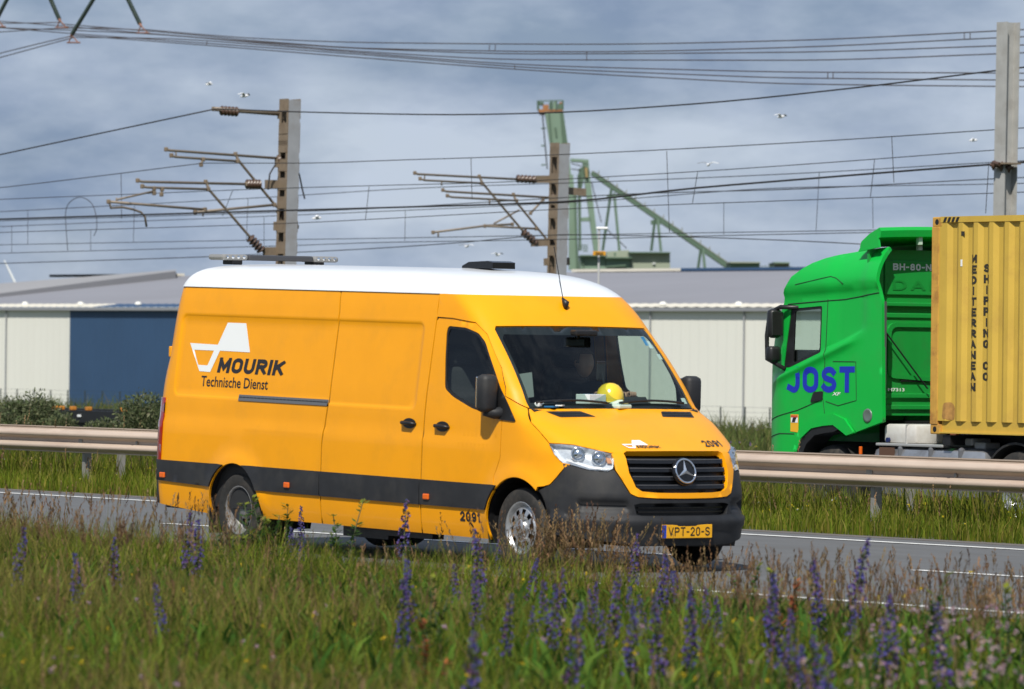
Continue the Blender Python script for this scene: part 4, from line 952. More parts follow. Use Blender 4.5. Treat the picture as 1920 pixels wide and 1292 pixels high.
wt = MB().box((-13.58, TY0+.38, .875), (.62, .5, .235), bev=.05).build('water_tank', mat('white_tank_plastic', (.62, .61, .58), .5, 0, .05, 5, dirt=(.4, .34, .27), dscale=3, damt=.5), truck, 'auto')
MB().box((-13.46, TY0+.38, .876), (.022, .51, .245), bev=.01).build('tank_strap', mat('strap_light', (.35, .35, .34), .5), wt); MB().lathe([(.03, 0), (.03, .03), (0, .03)], (-13.78, TY0+.13, .80), (0, -1, 0), 12).build('tank_tap', mat('tap_blue', (.01, .02, .10), .4), wt)
mb = MB(); 
for (x, z, w, h) in ((-13.15, 1.12, .18, .16), (-13.2, .95, .14, .12), (-12.95, 1.02, .12, .2)): mb.box((x, TY0+.8, z), (w, .3, h), bev=.02)
mb.build('valve_block', mat('valve_grey', (.25, .23, .20), .5, .3), truck)
mb = MB(); 
for i in range(5): mb.tube([(-13.45+.1*i, TY0+.85, 1.25), (-13.3+.09*i, TY0+.7, .95+.03*i), (-13.05+.06*i, TY0+.75, .85), (-12.6, TY0+.8, .95+.03*i)], .016, 6)
mb.build('air_lines', mat('air_line_blue', (.012, .02, .11), .4), truck)
MB().box((-13.02, TY0+.52, .885), (.12, .05, .07), bev=.01).build('marker_lamp', amber, truck); MB().box((-14.28, TY0+.10, .66), (.04, .03, .10), bev=.008).build('marker_lamp', amber, truck)
mb = MB().box((-12.55, TY0+.42, .80), (.30, .30, .09), bev=.02); mb.box((-12.3, TY0+.42, .76), (.2, .25, .08), bev=.02); mb.build('battery_cover', mat('cover_light', (.5, .5, .47), .5), truck)
def tw(cx, side_y, sg, parent, mud=True, front=False):
    c = (cx, side_y+sg*-.16, TG+.50); ax = (0, sg, 0)
    w = MB().lathe([(.29, -.14), (.36, -.155), (.45, -.15), (.49, -.12), (.505, -.06), (.505, .06), (.49, .12), (.45, .15), (.36, .155), (.29, .14)], c, ax, 40).build('wheel', rubber, parent, True)
    MB().lathe([(.29, .13), (.27, .10), (.25, .06 if front else -.04), (.12, .10 if front else -.03), (.11, .16), (.06, .17), (0, .17)] if True else [], c, ax, 28).build('rim', rubber if front else mat('polished_rim', (.72, .73, .75), .2, .9, .1, 10), w, True)
    for k in range(10):
        a = k*PI/5; MB().lathe([(.016, 0), (.016, .03), (0, .032)], Vector(c)+Vector((.165*math.cos(a), sg*(.085 if front else -.03), .165*math.sin(a))), ax, 6).build('wheel_nut', chrome, w)
    if mud:
        P_ = arc((cx, c[2]), .60, 205, -25, 20); V = [(x, side_y+sg*.02+sg*yy, z) for x, z in P_ for yy in (0, -.45)]
        V += [(cx+(x-cx)*.955, y, c[2]+(z-c[2])*.955) for x, y, z in V]; n = 42
        F = [(2*i, 2*i+1, 2*i+3, 2*i+2) for i in range(20)]+[(n+2*i, n+2*i+1, n+2*i+3, n+2*i+2) for i in range(20)]+[(2*i, 2*i+2, n+2*i+2, n+2*i) for i in range(20)]
        MB().add(V, F).build('mudguard', mat('mudguard_black', (.016, .016, .016), .6, dirt=(.10, .09, .07), dscale=5, damt=.5), parent, 'auto')
for sy, sg in ((TY0+.10, -1), (TY1-.10, 1)):
    tw(-14.86, sy, sg, truck, False, True); tw(-11.40, sy, sg, truck, True)
mb = MB(); P_ = arc((-14.86, TG+.5), .60, 60, -10, 8)
V = [(x, TY0+.06+yy, z) for x, z in P_ for yy in (0, .4)]; MB().add(V, [(2*i, 2*i+1, 2*i+3, 2*i+2) for i in range(8)]).build('mudguard', MATS['mudguard_black'], truck)

# ---- container on its trailer
yel = mat('container_yellow', (.58, .385, .058), .6, 0, .06, 2, dirt=(.36, .20, .05), dscale=2.2, damt=.35)
rust = mat('container_rust_post', (.56, .31, .055), .7, 0, .1, 6, dirt=(.25, .09, .03), dscale=5, damt=.9)
CX0, CX1, CZ0, CZ1 = -12.87, -6.81, .89, 3.48; CY0, CY1 = TY0, TY0+2.438
cont = empty('shipping_container', (CX0+3, CY0+1.2, CZ0), 'mustard yellow corrugated shipping container with black vertical lettering behind green cab', 'container')
def corr(x):   # trapezoidal corrugation depth
    t = ((x-CX0-.20) % .278)/.278
    if t < .26: return 0.0
    if t < .50: return .036*(t-.26)/.24
    if t < .76: return .036
    return .036*(1-(t-.76)/.24)
cuts = []; x = CX0+.20
while x < CX1-.15:
    cuts += [x, x+.26*.278, x+.5*.278, x+.76*.278]; x += .278
cuts = [c for c in cuts if c < CX1-.12]+[CX1-.12]
zb, zt = CZ0+.16, CZ1-.06
for ys, sg, nm in ((CY0+.012, 1, 0), (CY1-.012, -1, 1)):
    V = []
    for c in [CX0+.12]+cuts: d = corr(c+1e-6) if c > CX0+.19 else 0; V += [(c, ys+sg*d, zb), (c, ys+sg*d, zt)]
    F = [(2*i, 2*i+2, 2*i+3, 2*i+1) for i in range(len(V)//2-1)]
    sw_ = mesh_obj('corrugated_side', V, F, yel, cont)
    MB().box(((CX0+CX1)/2, ys+sg*.03, CZ1-.03), (CX1-CX0-.3, .07, .07)).build('top_rail', yel, cont)
    MB().prism([(ys-sg*.004, CZ0+.012), (ys+sg*.05, CZ0+.012), (ys+sg*.05, CZ0+.16), (ys+sg*.035, CZ0+.16), (ys+sg*.035, CZ0+.03), (ys-sg*.004, CZ0+.03)], 'x', CX0+.17, CX1-.17).build('bottom_rail', yel, cont)
    for xx in (CX0+.065, CX1-.065):
        MB().box((xx, ys+sg*.055, (CZ0+CZ1)/2), (.13, .13, CZ1-CZ0-.23), bev=.006).build('corner_post', rust, cont)
        for zz in (CZ0+.058, CZ1-.058):
            cc = MB().box((xx+(.022 if xx < -9 else -.022), ys+sg*.078, zz), (.178, .162, .118), bev=.012).build('corner_casting', rust, cont)
            MB().lathe([(.034, 0), (0, 0)], (xx+.02, ys-sg*.0055, zz), (0, -sg, 0), 14).build('casting_hole', black, cc)
yc = CY0+.012
MB().box(((CX0+CX1)/2, (CY0+CY1)/2, CZ1-.035), (CX1-CX0-.2, 2.3, .03)).build('container_roof', yel, cont)
MB().box((CX0+.05, (CY0+CY1)/2, (CZ0+CZ1)/2), (.04, 2.2, CZ1-CZ0-.15)).build('end_wall', yel, cont)
MB().box(((CX0+CX1)/2, (CY0+CY1)/2, CZ0+.14), (CX1-CX0-.3, 2.2, .05)).build('container_floor', black, cont)
for i in range(4): MB().prism([(CX0+.20+.075*i, CZ1-.060), (CX0+.245+.075*i, CZ1-.060), (CX0+.275+.075*i, CZ1-.004), (CX0+.23+.075*i, CZ1-.004)], 'y', yc-.009, yc-.007).build('hazard_stripe', dark_ink, cont)
fnc = lambda x, z: (x, yc+corr(x)-.003, z)
def vert_word(word, xa, xb, zt_, zb_, m):
    n = len(word); h = (zt_-zb_)/n
    for i, ch in enumerate(word):
        if ch != ' ':
            z1 = zt_-i*h; w_ = (xb-xa)*(.30 if ch == 'I' else 1); xm = (xa+xb)/2
            blocktext(ch, (xm-w_/2, xm+w_/2, z1-h*.80, z1-h*.02), fnc, m, cont, th=.26, dstep=.012, cuts=cuts)
cink = mat('container_lettering', (.03, .026, .018), .6, 0, .2, 20)
vert_word('MEDITERRANEAN', -12.175, -12.05, 3.03, 1.385, cink); vert_word('SHIPPING CO', -11.965, -11.835, 2.92, 1.51, cink)
MB().box((-12.31, yc-.003, 3.28), (.06, .004, .05)).build('mark', cink, cont); MB().box((-12.33, yc-.003, 2.93), (.03, .004, .08)).build('mark', white_ink, cont)
patch('rust_patch', rounded([(-12.66, 1.07), (-12.47, 1.06), (-12.46, 1.22), (-12.53, 1.28), (-12.64, 1.26)], .04, 3), lambda x, z: (x, yc+corr(x)-.002, z), mat('rust_patch', (.36, .19, .05), .8, 0, .2, 20), cont, step=.04, rim=0, smooth=False, out=outn)
trl = empty('container_trailer', (-9.5, 15.57, TG), 'dark skeletal trailer carrying the yellow shipping container', 'trailer')
for y in (CY0+.75, CY1-.75): MB().box((-9.6, y, .72), (5.6, .12, .30)).build('main_beam', black, trl)
for x in (-12.6, -10.5, -8.6, -7.0): MB().box((x, (CY0+CY1)/2, .82), (.14, 2.36, .12)).build('cross_beam', black, trl)
for x in (-8.6, -7.3):
    for sy, sg in ((CY0+.05, -1), (CY1-.05, 1)): tw(x, sy, sg, trl, False)

# ================================================================== BACKGROUND
# ---- warehouse
WY = 170.0
wht = mat('warehouse_white', (.76, .755, .69), .7, 0, .04, .15, dirt=(.62, .60, .53), dscale=.12, damt=.4, stretch=(1, 1, .25))
blu = mat('warehouse_blue', (.030, .072, .150), .6, 0, .08, .2)
rfm = mat('warehouse_roof', (.235, .235, .26), .7, 0, .05, .08, dirt=(.19, .185, .19), dscale=.05, damt=.6)
rfl = mat('warehouse_roof_light', (.285, .28, .285), .7, 0, .05, .08)
gut = mat('gutter_grey', (.26, .27, .29), .5); pale = mat('pale_trim', (.66, .62, .52), .6, 0, .05, .5)
wh = empty('warehouse', (-240, WY, -2.8), 'long low warehouse with white and blue walls and grey roof', 'warehouse')
gzt = at(300, 581, WY).z; xl0 = at(-400, 580, WY).x; xA = at(131, 600, WY).x; xB = at(640, 600, WY).x; xR = at(2300, 580, WY).x
def ribbed(name, x0, x1, z0, z1, m, pitch=.9):
    V = []; x = x0; i = 0
    while x < x1:
        d = .008 if i % 2 else 0; V += [(x, WY+d, z0), (x, WY+d, z1)]; x += pitch*(.8 if i % 2 == 0 else .2); i += 1
    V += [(x1, WY, z0), (x1, WY, z1)]
    return mesh_obj(name, V, [(2*i, 2*i+2, 2*i+3, 2*i+1) for i in range(len(V)//2-1)], m, wh)
ribbed('wall_cladding', xl0, xA, -2.8, gzt-.02, wht); ribbed('wall_cladding', xA, xB, -2.8, gzt-.02, blu); ribbed('wall_cladding', xB, xR, -2.8, gzt-.02, wht)
MB().box(((xl0+xR)/2, WY-.18, gzt+.06), (xR-xl0, .30, .22)).build('gutter', gut, wh)
for xa, xb, m in ((xl0, at(170, 575, WY).x, pale), (at(171, 575, WY).x, at(700, 575, WY).x, blu), (at(701, 575, WY).x, xR, pale)):
    V = []; F = []; n = max(2, int((xb-xa)/.5))
    for i in range(n+1):
        x = xa+(xb-xa)*i/n; d = .05*(i % 2); V += [(x, WY-.02, gzt+.18+d), (x, WY+2.2, gzt+.42+d)]
    mesh_obj('eaves_sheet', V, [(2*i, 2*i+2, 2*i+3, 2*i+1) for i in range(n)], m, wh)
RYd = WY+34; rzL = at(60, 520, RYd).z; rzR = at(1300, 507, RYd).z
MB().add([(xl0, WY+2.0, gzt+.40), (xR, WY+2.0, gzt+.40), (xR, RYd, rzR), (xl0, RYd, rzL), (xR, RYd+34, gzt), (xl0, RYd+34, gzt)], [(0, 1, 2, 3), (3, 2, 4, 5)]).build('roof', rfm, wh)
# raised lighter bay of the left roof
a, b_, c_ = at(-60, 564, WY+6), at(330, 514, RYd-3), at(-60, 542, WY+20)
MB().add([a+Vector((0, 0, .25)), b_+Vector((0, 0, .25)), at(330, 508, RYd)+Vector((0, 0, .1)), c_+Vector((0, 0, .25)), a-Vector((0, 0, .6)), b_-Vector((0, 0, .6))], [(0, 1, 2, 3), (0, 4, 5, 1)]).build('roof_bay', rfl, wh)
for xa, xb, m in ((xl0, at(105, 519, RYd).x, pale), (at(105, 519, RYd).x, at(228, 519, RYd).x, blu), (at(228, 519, RYd).x, at(345, 519, RYd).x, pale), (at(1085, 507, RYd).x, at(1290, 507, RYd).x, pale), (at(1290, 507, RYd).x, xR, blu)):
    za = rzL+(rzR-rzL)*(xa-xl0)/(xR-xl0); zb_ = rzL+(rzR-rzL)*(xb-xl0)/(xR-xl0)
    MB().bar((xa, RYd-.3, za+.10), (xb, RYd-.3, zb_+.10), .7, .20).build('ridge_cap', m, wh)
for px in (47, 151, 259, 1243, 1385): 
    p = at(px, 567, WY+1); MB().lathe([(.24, 0), (.22, .10), (.14, .18), (0, .2)], p-Vector((0, 0, .15)), (0, 0, 1), 12).build('roof_vent', wht, wh, True)
for px in (14, 1222, 1398): 
    p = at(px, 600, WY); MB().tube([(p.x, WY-.12, gzt), (p.x, WY-.12, -2.8)], .05, 8).build('downpipe', gut, wh)
# ---- fence
fn_ = empty('fence', (-200, 150, -2.8), 'thin dark mesh fence standing in front of the warehouse', 'fence')
fpost = mat('fence_green', (.03, .042, .04), .6)
FY = 150.0; ft = at(1400, 763, FY).z; fb = -2.8
sp_ = 2.5*.85
x = at(-60, 740, FY).x
while x < at(1560, 740, FY).x:
    MB().box((x, FY, (ft+fb)/2), (.06, .06, ft-fb)).build('post', fpost, fn_); x += sp_
for k in range(7):
    z = fb+.1+(ft-fb-.12)*k/6; MB().bar((at(-60, 740, FY).x, FY, z), (at(1560, 740, FY).x, FY, z), .012, .012).build('wire', fpost, fn_)
# ---- railway wagon
wg = empty('flat_wagon', (at(170, 770, 43).x, 43, -.95), 'dark flat railway wagon with orange container locks behind the bushes', 'wagon')
wx0, wx1 = at(60, 765, 43).x-3, at(420, 765, 43).x; wz = at(170, 768, 43).z
MB().box(((wx0+wx1)/2, 43, wz-.18), (wx1-wx0, .25, .30)).build('side_sill', black, wg); MB().box(((wx0+wx1)/2, 45.4, wz-.18), (wx1-wx0, .25, .30)).build('side_sill', black, wg)
MB().prism([(wx0+3, wz-.33), (wx1-3, wz-.33), (wx1-4, wz-.6), (wx0+4, wz-.6)], 'y', 43.1, 43.3).build('truss', black, wg)
orl = mat('lock_orange', (.50, .19, .02), .6, dirt=(.2, .1, .04), dscale=8, damt=.6)
for px in (103, 115, 137, 166, 232, 243): p = at(px, 760, 43); MB().box((p.x, 43.0, wz+.02), (.12, .16, .10), bev=.02).build('container_lock', orl, wg)
for wxx in (wx0+2, wx0+3.6, wx1-3.6, wx1-2): MB().lathe([(.44, 0), (.44, .1), (.40, .12), (0, .12)], (wxx, 43.3, wz-.75), (0, -1, 0), 24).build('wheel', black, wg, True)
MB().box((at(158, 772, 43).x, 42.85, wz-.16), (.16, .02, .06)).build('white_plate', white_ink, wg)
tag(MB().box((-90, 43.5, -.93), (260, .07, .14)).build('rail_track', mat('rail_steel', (.12, .09, .07), .5, .5)), kind='structure'); tag(MB().box((-90, 45.0, -.93), (260, .07, .14)).build('rail_track', MATS['rail_steel']), kind='structure')

# ---- railway masts
conc = mat('mast_grey', (.30, .31, .33), .7, 0, .08, 3, dirt=(.22, .19, .16), dscale=2, damt=.5)
brn = mat('mast_brown_steel', (.22, .17, .12), .7, .1, .12, 5, dirt=(.15, .10, .06), dscale=4, damt=.6)
arm = mat('arm_steel', (.22, .18, .14), .55, .3, .1, 6); insb = mat('insulator_brown', (.085, .05, .035), .35); wirem = mat('wire_dark', (.035, .032, .032), .6, .3)
LEAN = math.radians(.75)
def lean(P, base):
    return Vector((P.x+.813*0, P.y, P.z)) + Vector((RV.x, RV.y, 0))*((P.z-base.z)*math.tan(LEAN))
def insulator(a, b, r, parent, n=5):
    a, b = Vector(a), Vector(b); d = b-a; l = d.length; pr = [(r*.35, 0)]
    for i in range(n):
        h = l*(i+.15)/n; pr += [(r*.32, h), (r, h+l*.28/n), (r, h+l*.42/n), (r*.32, h+l*.55/n)]
    pr += [(r*.35, l)]
    MB().lathe(pr, a, d, 12).build('insulator', insb, parent, True)
Z6 = lambda x, y: (190+.2477*x, 180+.2477*y)
Z5 = lambda x, y: (700+.4271*x, 160+.4269*y)
def channel_mast(name, px, pt, Y, label, wx, wy, gaps, D):
    top = at(px, pt, Y); m = empty(name, (top.x, top.y, gz(Y)), label, 'railway mast', 'masts along the railway')
    zb_ = gz(Y); H = top.z-zb_; x, y = top.x-(H*math.tan(LEAN))*RV.x, top.y-(H*math.tan(LEAN))*RV.y
    sh = Matrix(((1, 0, math.tan(LEAN)*RV.x), (0, 1, math.tan(LEAN)*RV.y), (0, 0, 1)))
    def put(mb, nm, mt): 
        mb.V = [tuple(Vector((x, y, zb_))+sh @ (Vector(v)-Vector((x, y, zb_)))) for v in mb.V]; return mb.build(nm, mt, m)
    # two channels (webs face along the track), joined by batten plates
    for sg in (-1, 1):
        mb = MB().box((x+sg*(wx/2-.005), y, zb_+H/2), (.012, wy, H))
        mb.box((x+sg*(wx/2-.05), y-wy/2+.006, zb_+H/2), (.078, .010, H)); mb.box((x+sg*(wx/2-.05), y+wy/2-.006, zb_+H/2), (.078, .010, H)); put(mb, 'channel', conc if sg > 0 else brn)
        mb = MB().box((x+sg*(wx/2-.045), y-wy/2-.004, zb_+H/2), (.088, .006, H)); put(mb, 'channel_flange', brn)
    zs_ = [top.z-.12]+[at(px, p, Y).z for p in gaps]
    for zc in zs_+[zb_+1+1.0*i for i in range(3)]:
        put(MB().box((x, y-wy/2-.010, zc), (wx, .008, .30)), 'batten_plate', brn); put(MB().box((x, y+wy/2+.010, zc), (wx, .008, .30)), 'batten_plate', brn)
    put(MB().box((x, y, zb_+.1), (wx*2.2, wy*2.2, .4)), 'footing', conc)
    return m, Vector((x, y, zb_)), sh
def cantilevers(m, X, Zf, arms, inss, plates, rt=.030):
    for a in arms:
        r = a[0]; pts = [atX(*Zf(*p), X) for p in a[1:]]
        MB().tube(pts, r, 8).build('cantilever_tube', arm, m, True)
        if r >= rt:
            for e in (pts[0], pts[-1]): MB().box(e, (.08, .09, .11), bev=.02).build('clamp', brn, m)
    for a, b in inss: insulator(atX(*Zf(*a), X), atX(*Zf(*b), X), .125, m)
    for a, b in plates: MB().bar(atX(*Zf(*a), X), atX(*Zf(*b), X), .10, .22).build('bracket', brn, m)
m1, b1, s1 = channel_mast('railway_mast', 544, 188, 46.6, 'left railway mast with three long arms, rising behind the van roof', .42, .34, [222+20, 262, 275, 310, 345, 380, 425, 465], 134)
X1 = at(535, 330, 46.6).x-.05
cantilevers(m1, X1, Z6, [(.055, (850, 98), (1390, 138)), (.033, (490, 404), (520, 412), (1340, 472)), (.031, (530, 450), (560, 461), (1030, 494)), (.035, (1015, 440), (1040, 490), (1310, 820), (1480, 990)), (.033, (275, 640), (310, 649), (1100, 667)), (.031, (310, 684), (345, 692), (810, 706)), (.035, (790, 650), (820, 715), (1110, 1050), (1240, 1190)), (.033, (55, 800), (785, 860)), (.033, (710, 880), (1310, 824)), (.028, (60, 800), (72, 848), (160, 842), (240, 858), (300, 880), (330, 912), (342, 990)), (.025, (115, 785), (400, 720)), (.02, (565, 420), (565, 462)), (.02, (115, 770), (115, 805)), (.02, (770, 845), (770, 912)), (.03, (400, 700), (400, 735)), (.03, (460, 705), (455, 745)), (.03, (770, 480), (755, 520))],
            [((900, 110), (1035, 120)), ((1325, 480), (1490, 488)), ((1095, 667), (1205, 669)), ((1340, 850), (1455, 980)), ((1120, 1068), (1215, 1172))], [((1245, 668), (1420, 672)), ((1320, 508), (1490, 508)), ((1310, 985), (1480, 992)), ((1230, 1178), (1405, 1176)), ((1340, 140), (1500, 140))])
for a in ([(1320, 515), (1275, 590), (1262, 710)], [(1460, 510), (1500, 600), (1520, 700), (1540, 780)]): MB().tube([atX(*Z6(*p), X1+.2) for p in a], .02, 6).build('jumper_cable', wirem, m1)
m2, b2, s2 = channel_mast('railway_mast', 1050, 270, 67.5, 'middle railway mast with insulated arms, standing before the green crane', .46, .38, [285, 335, 375, 400, 440, 470], 160)
X2 = at(1040, 400, 67.5).x-.05
cantilevers(m2, X2, Z5, [(.034, (182, 385), (195, 390), (640, 413)), (.032, (205, 410), (225, 417), (475, 430)), (.036, (465, 400), (480, 430), (650, 632), (720, 700)), (.034, (305, 460), (320, 466), (790, 494)), (.032, (325, 485), (345, 491), (630, 507)), (.036, (615, 480), (630, 515), (780, 700), (855, 782)), (.032, (262, 646), (500, 616), (610, 610)), (.032, (490, 618), (715, 630)), (.028, (530, 607), (640, 548)), (.035, (690, 562), (745, 502)), (.02, (225, 390), (225, 417)), (.025, (300, 420), (300, 440)), (.025, (285, 645), (285, 665)), (.025, (510, 500), (510, 525))],
            [((628, 410), (712, 414)), ((775, 490), (835, 494)), ((655, 642), (715, 694)), ((787, 705), (850, 778))], [((715, 413), (822, 412)), ((695, 692), (815, 688)), ((752, 776), (858, 772)), ((830, 462), (930, 470))])
# right mast: rolled H section
t = at(1891, 42, 38.9); m3 = empty('railway_mast', (t.x, t.y, gz(38.9)), 'tall plain steel mast rising behind the yellow container at right', 'railway mast', 'masts along the railway')
zb_ = gz(38.9); H = t.z-zb_; sh = Matrix(((1, 0, math.tan(LEAN*.6)*RV.x), (0, 1, math.tan(LEAN*.6)*RV.y), (0, 0, 1))); bx_, by_ = t.x-H*math.tan(LEAN*.6)*RV.x, t.y-H*math.tan(LEAN*.6)*RV.y
stl = mat('mast_pale_steel', (.40, .40, .385), .65, .1, .08, 4, dirt=(.27, .25, .22), dscale=3, damt=.5)
for nm, c, d in (('flange', (-.0, -.15, 0), (.30, .02, H)), ('flange', (0, .15, 0), (.30, .02, H)), ('web', (0, 0, 0), (.016, .28, H))):
    mb = MB().box((bx_+c[0], by_+c[1], zb_+H/2), d); mb.V = [tuple(Vector((bx_, by_, zb_))+sh @ (Vector(v)-Vector((bx_, by_, zb_)))) for v in mb.V]; mb.build(nm, stl, m3)
p = at(1872, 315, 38.7); insulator(p+Vector((-.1, -.12, .06)), p+Vector((.2, .2, .0)), .10, m3, 3); MB().box(p+Vector((.15, .1, .08)), (.34, .36, .03)).build('bracket', brn, m3)
MB().tube([at(1874, 308, 38.6), at(1862, 305, 38.6)], .04, 8).build('clamp', insb, m3)

# ---- overhead wires: each one a thing, strung in the plane of its track
def curve_pts(L_, Y, n=10):
    P = [Vector(p) for p in L_]; f = pch([(p[0], p[1]) for p in L_]) if len(L_) > 2 else (lambda x: L_[0][1]+(L_[1][1]-L_[0][1])*(x-L_[0][0])/(L_[1][0]-L_[0][0]))
    xs_ = np.linspace(L_[0][0], L_[-1][0], max(4, int((L_[-1][0]-L_[0][0])/60)))
    return [at(x, f(float(x)), Y) for x in xs_]
def wire(L_, Y, r, label, group, name='overhead_wire'):
    o = MB().tube(curve_pts(L_, Y), r, 6).build(name, wirem, None, True); tag(o, label, 'wire', group); return o
WLAB = []; WLAB_ALL = ['short wire from the left edge to the second mast arm, below the feeder', 'highest railway wire right of the left mast, under the long feeder', 'wire reaching the left edge second highest below the sloping feeder', 'wire reaching the left edge just above the thickest dark wire', 'wire running close below the thickest dark wire across the middle', 'wire reaching the left edge second below the thickest dark wire', 'wire reaching the left edge third below the thickest dark wire', 'upper of two level wires low over the van roof', 'lower of two level wires low over the van roof']
CW = 'thin dark overhead railway wire strung across the sky between the masts'; CG = 'overhead railway wires'
for L_, Y, r in (([(-60, 358), (0, 352), (380, 306)], 43, .011), ([(380, 306), (560, 306), (750, 300), (1000, 292), (1480, 268), (1870, 243), (1990, 235)], 43, .011),
                 ([(-60, 377), (0, 374), (300, 362), (500, 354), (740, 347), (900, 343), (1200, 328), (1480, 310), (1870, 281), (1990, 272)], 44, .010),
                 ([(-60, 400), (0, 397), (500, 370), (800, 352), (1100, 342), (1480, 326), (1870, 304), (1990, 298)], 60, .012),
                 ([(-60, 416), (0, 414), (520, 398), (700, 391), (1000, 374), (1200, 363), (1480, 355), (1870, 335), (1990, 330)], 60, .014),
                 ([(-60, 428), (0, 425), (560, 403), (1100, 378), (1480, 352), (1870, 345), (1990, 342)], 62, .012),
                 ([(-60, 438), (0, 436), (560, 418), (700, 411), (1100, 390), (1480, 376), (1870, 362), (1990, 358)], 44, .010),
                 ([(-60, 460), (0, 459), (560, 449), (700, 447), (1100, 440), (1480, 434), (1800, 429)], 62, .012),
                 ([(-60, 477), (0, 475), (560, 460), (700, 455), (1000, 450), (1480, 439), (1800, 433)], 60, .012)):
    i_ = len(WLAB); wire(L_, Y, r, WLAB_ALL[i_], CG); WLAB.append(i_)
wire([(-60, 303), (0, 290), (405, 204)], 41.0, .017, 'thick feeder wire sloping up from the left edge to the top mast arm', None)
wire([(405, 204), (565, 210), (850, 215), (1010, 212), (1300, 195), (1600, 165), (1870, 132), (1990, 118)], 42.0, .017, 'long sagging feeder wire from the left mast top to the right mast', None)
wire([(-60, 413), (0, 411), (520, 395), (700, 390), (1060, 378), (1300, 353), (1480, 338), (1865, 308), (1990, 300)], 42.0, .022, 'thickest dark wire ending at the insulator on the right mast', None)
wire([(-60, 496), (0, 494), (400, 481), (560, 473), (700, 466), (850, 456), (1060, 440), (1240, 443), (1480, 451), (1620, 458)], 58, .014, 'lowest dark wire crossing just above the van roof and crane shed', None)
for (a, b, Y) in (((1250, 283), (1255, 436), 44), ((1308, 322), (1298, 383), 44), ((1357, 380), (1357, 440), 60), ((883, 297), (885, 372), 43), ((760, 393), (759, 452), 60), ((692, 350), (685, 413), 44), ((1672, 257), (1676, 342), 43), ((1640, 298), (1632, 370), 44), ((1536, 324), (1530, 433), 60), ((1636, 372), (1637, 428), 60), ((1854, 305), (1848, 400), 43), ((227, 326), (228, 410), 43), ((52, 394), (52, 457), 60), ((22, 424), (22, 475), 62), ((252, 384), (250, 453), 60), ((170, 430), (170, 471), 62), ((436, 358), (417, 405), 44), ((465, 372), (462, 451), 60), ((495, 406), (495, 460), 62)):
    o = MB().tube([at(*a, Y), at(*b, Y)], .008, 5).build('dropper_wire', wirem); tag(o, 'short vertical dropper wire hanging between two overhead railway wires', 'wire', 'dropper wires')
    pass
lp = [at(x, y, 60) for x, y in ((127, 470), (124, 430), (122, 400), (127, 382), (142, 370), (158, 370), (174, 382), (181, 405), (182, 430), (176, 442))]
for _ in range(3): lp = [lp[0]]+[q for a, b in zip(lp, lp[1:]) for q in (a.lerp(b, .25), a.lerp(b, .75))]+[lp[-1]]
tag(MB().tube(lp, .012, 6).build('jumper_loop', wirem, None, True), 'looped jumper cable hanging below the wires at far left', 'cable')
# power line high above
PY = 75.0; cond = mat('conductor_brown', (.10, .075, .065), .5, .5)
HV = [[(268, 55), (480, 72), (700, 80), (1100, 83), (1480, 76), (1870, 58), (1990, 52)], [(115, 45), (300, 60), (500, 78), (700, 91), (1100, 97), (1480, 89), (1870, 71), (1990, 66)],
      [(-60, 37), (0, 40), (270, 62), (500, 80), (700, 92), (1000, 101), (1480, 98), (1870, 86), (1990, 82)], [(-60, 50), (0, 52), (268, 63), (500, 82), (700, 98), (1000, 112), (1480, 113), (1870, 101), (1990, 96)],
      [(135, 70), (300, 72), (500, 85), (700, 101), (1000, 122), (1300, 131), (1480, 135), (1870, 137), (1990, 138)], [(-60, 48), (0, 52), (135, 63), (400, 82), (700, 104), (1000, 127), (1300, 140), (1480, 146), (1870, 150), (1990, 151)],
      [(135, 66), (400, 86), (700, 110), (1000, 132), (1300, 149), (1480, 157), (1870, 162), (1990, 163)], [(-60, 118), (0, 100), (132, 68)], [(-60, 125), (0, 108), (136, 71)], [(-60, 64), (0, 60), (150, 52), (268, 56)], [(-60, 44), (0, 44), (115, 42)]]
HVL = ['highest', 'second highest', 'third highest', 'fourth highest', 'third lowest', 'second lowest', 'lowest']
HVX = ['upper conductor dropping to the left edge from the longest insulator', 'lower conductor dropping to the left edge from the longest insulator', 'conductor leaving the rightmost insulator toward the left edge', 'short conductor from the left insulator to the left edge']
for i_, L_ in enumerate(HV):
    o = MB().tube(curve_pts(L_, PY), .019, 6).build('power_conductor', cond, None, True); tag(o, (HVL[i_]+' of seven high-voltage conductors where they pass the right mast') if i_ < 7 else HVX[i_-7], 'wire', 'high-voltage conductors')
for a, b in (((918, 84), (917, 96)), ((929, 84), (928, 96)), ((1808, 62), (1808, 75)), ((1819, 61), (1819, 74)), ((1552, 135), (1552, 147)), ((1562, 135), (1562, 147)), ((1100, 98), (1100, 114)), ((965, 122), (965, 130)), ((388, 76), (388, 84))):
    tag(MB().tube([at(*a, PY), at(*b, PY)], .014, 5).build('conductor_spacer', cond), 'small spacer bar clamped between two high-voltage conductors', 'spacer', 'conductor spacers')
ing = mat('insulator_green', (.045, .065, .055), .25)
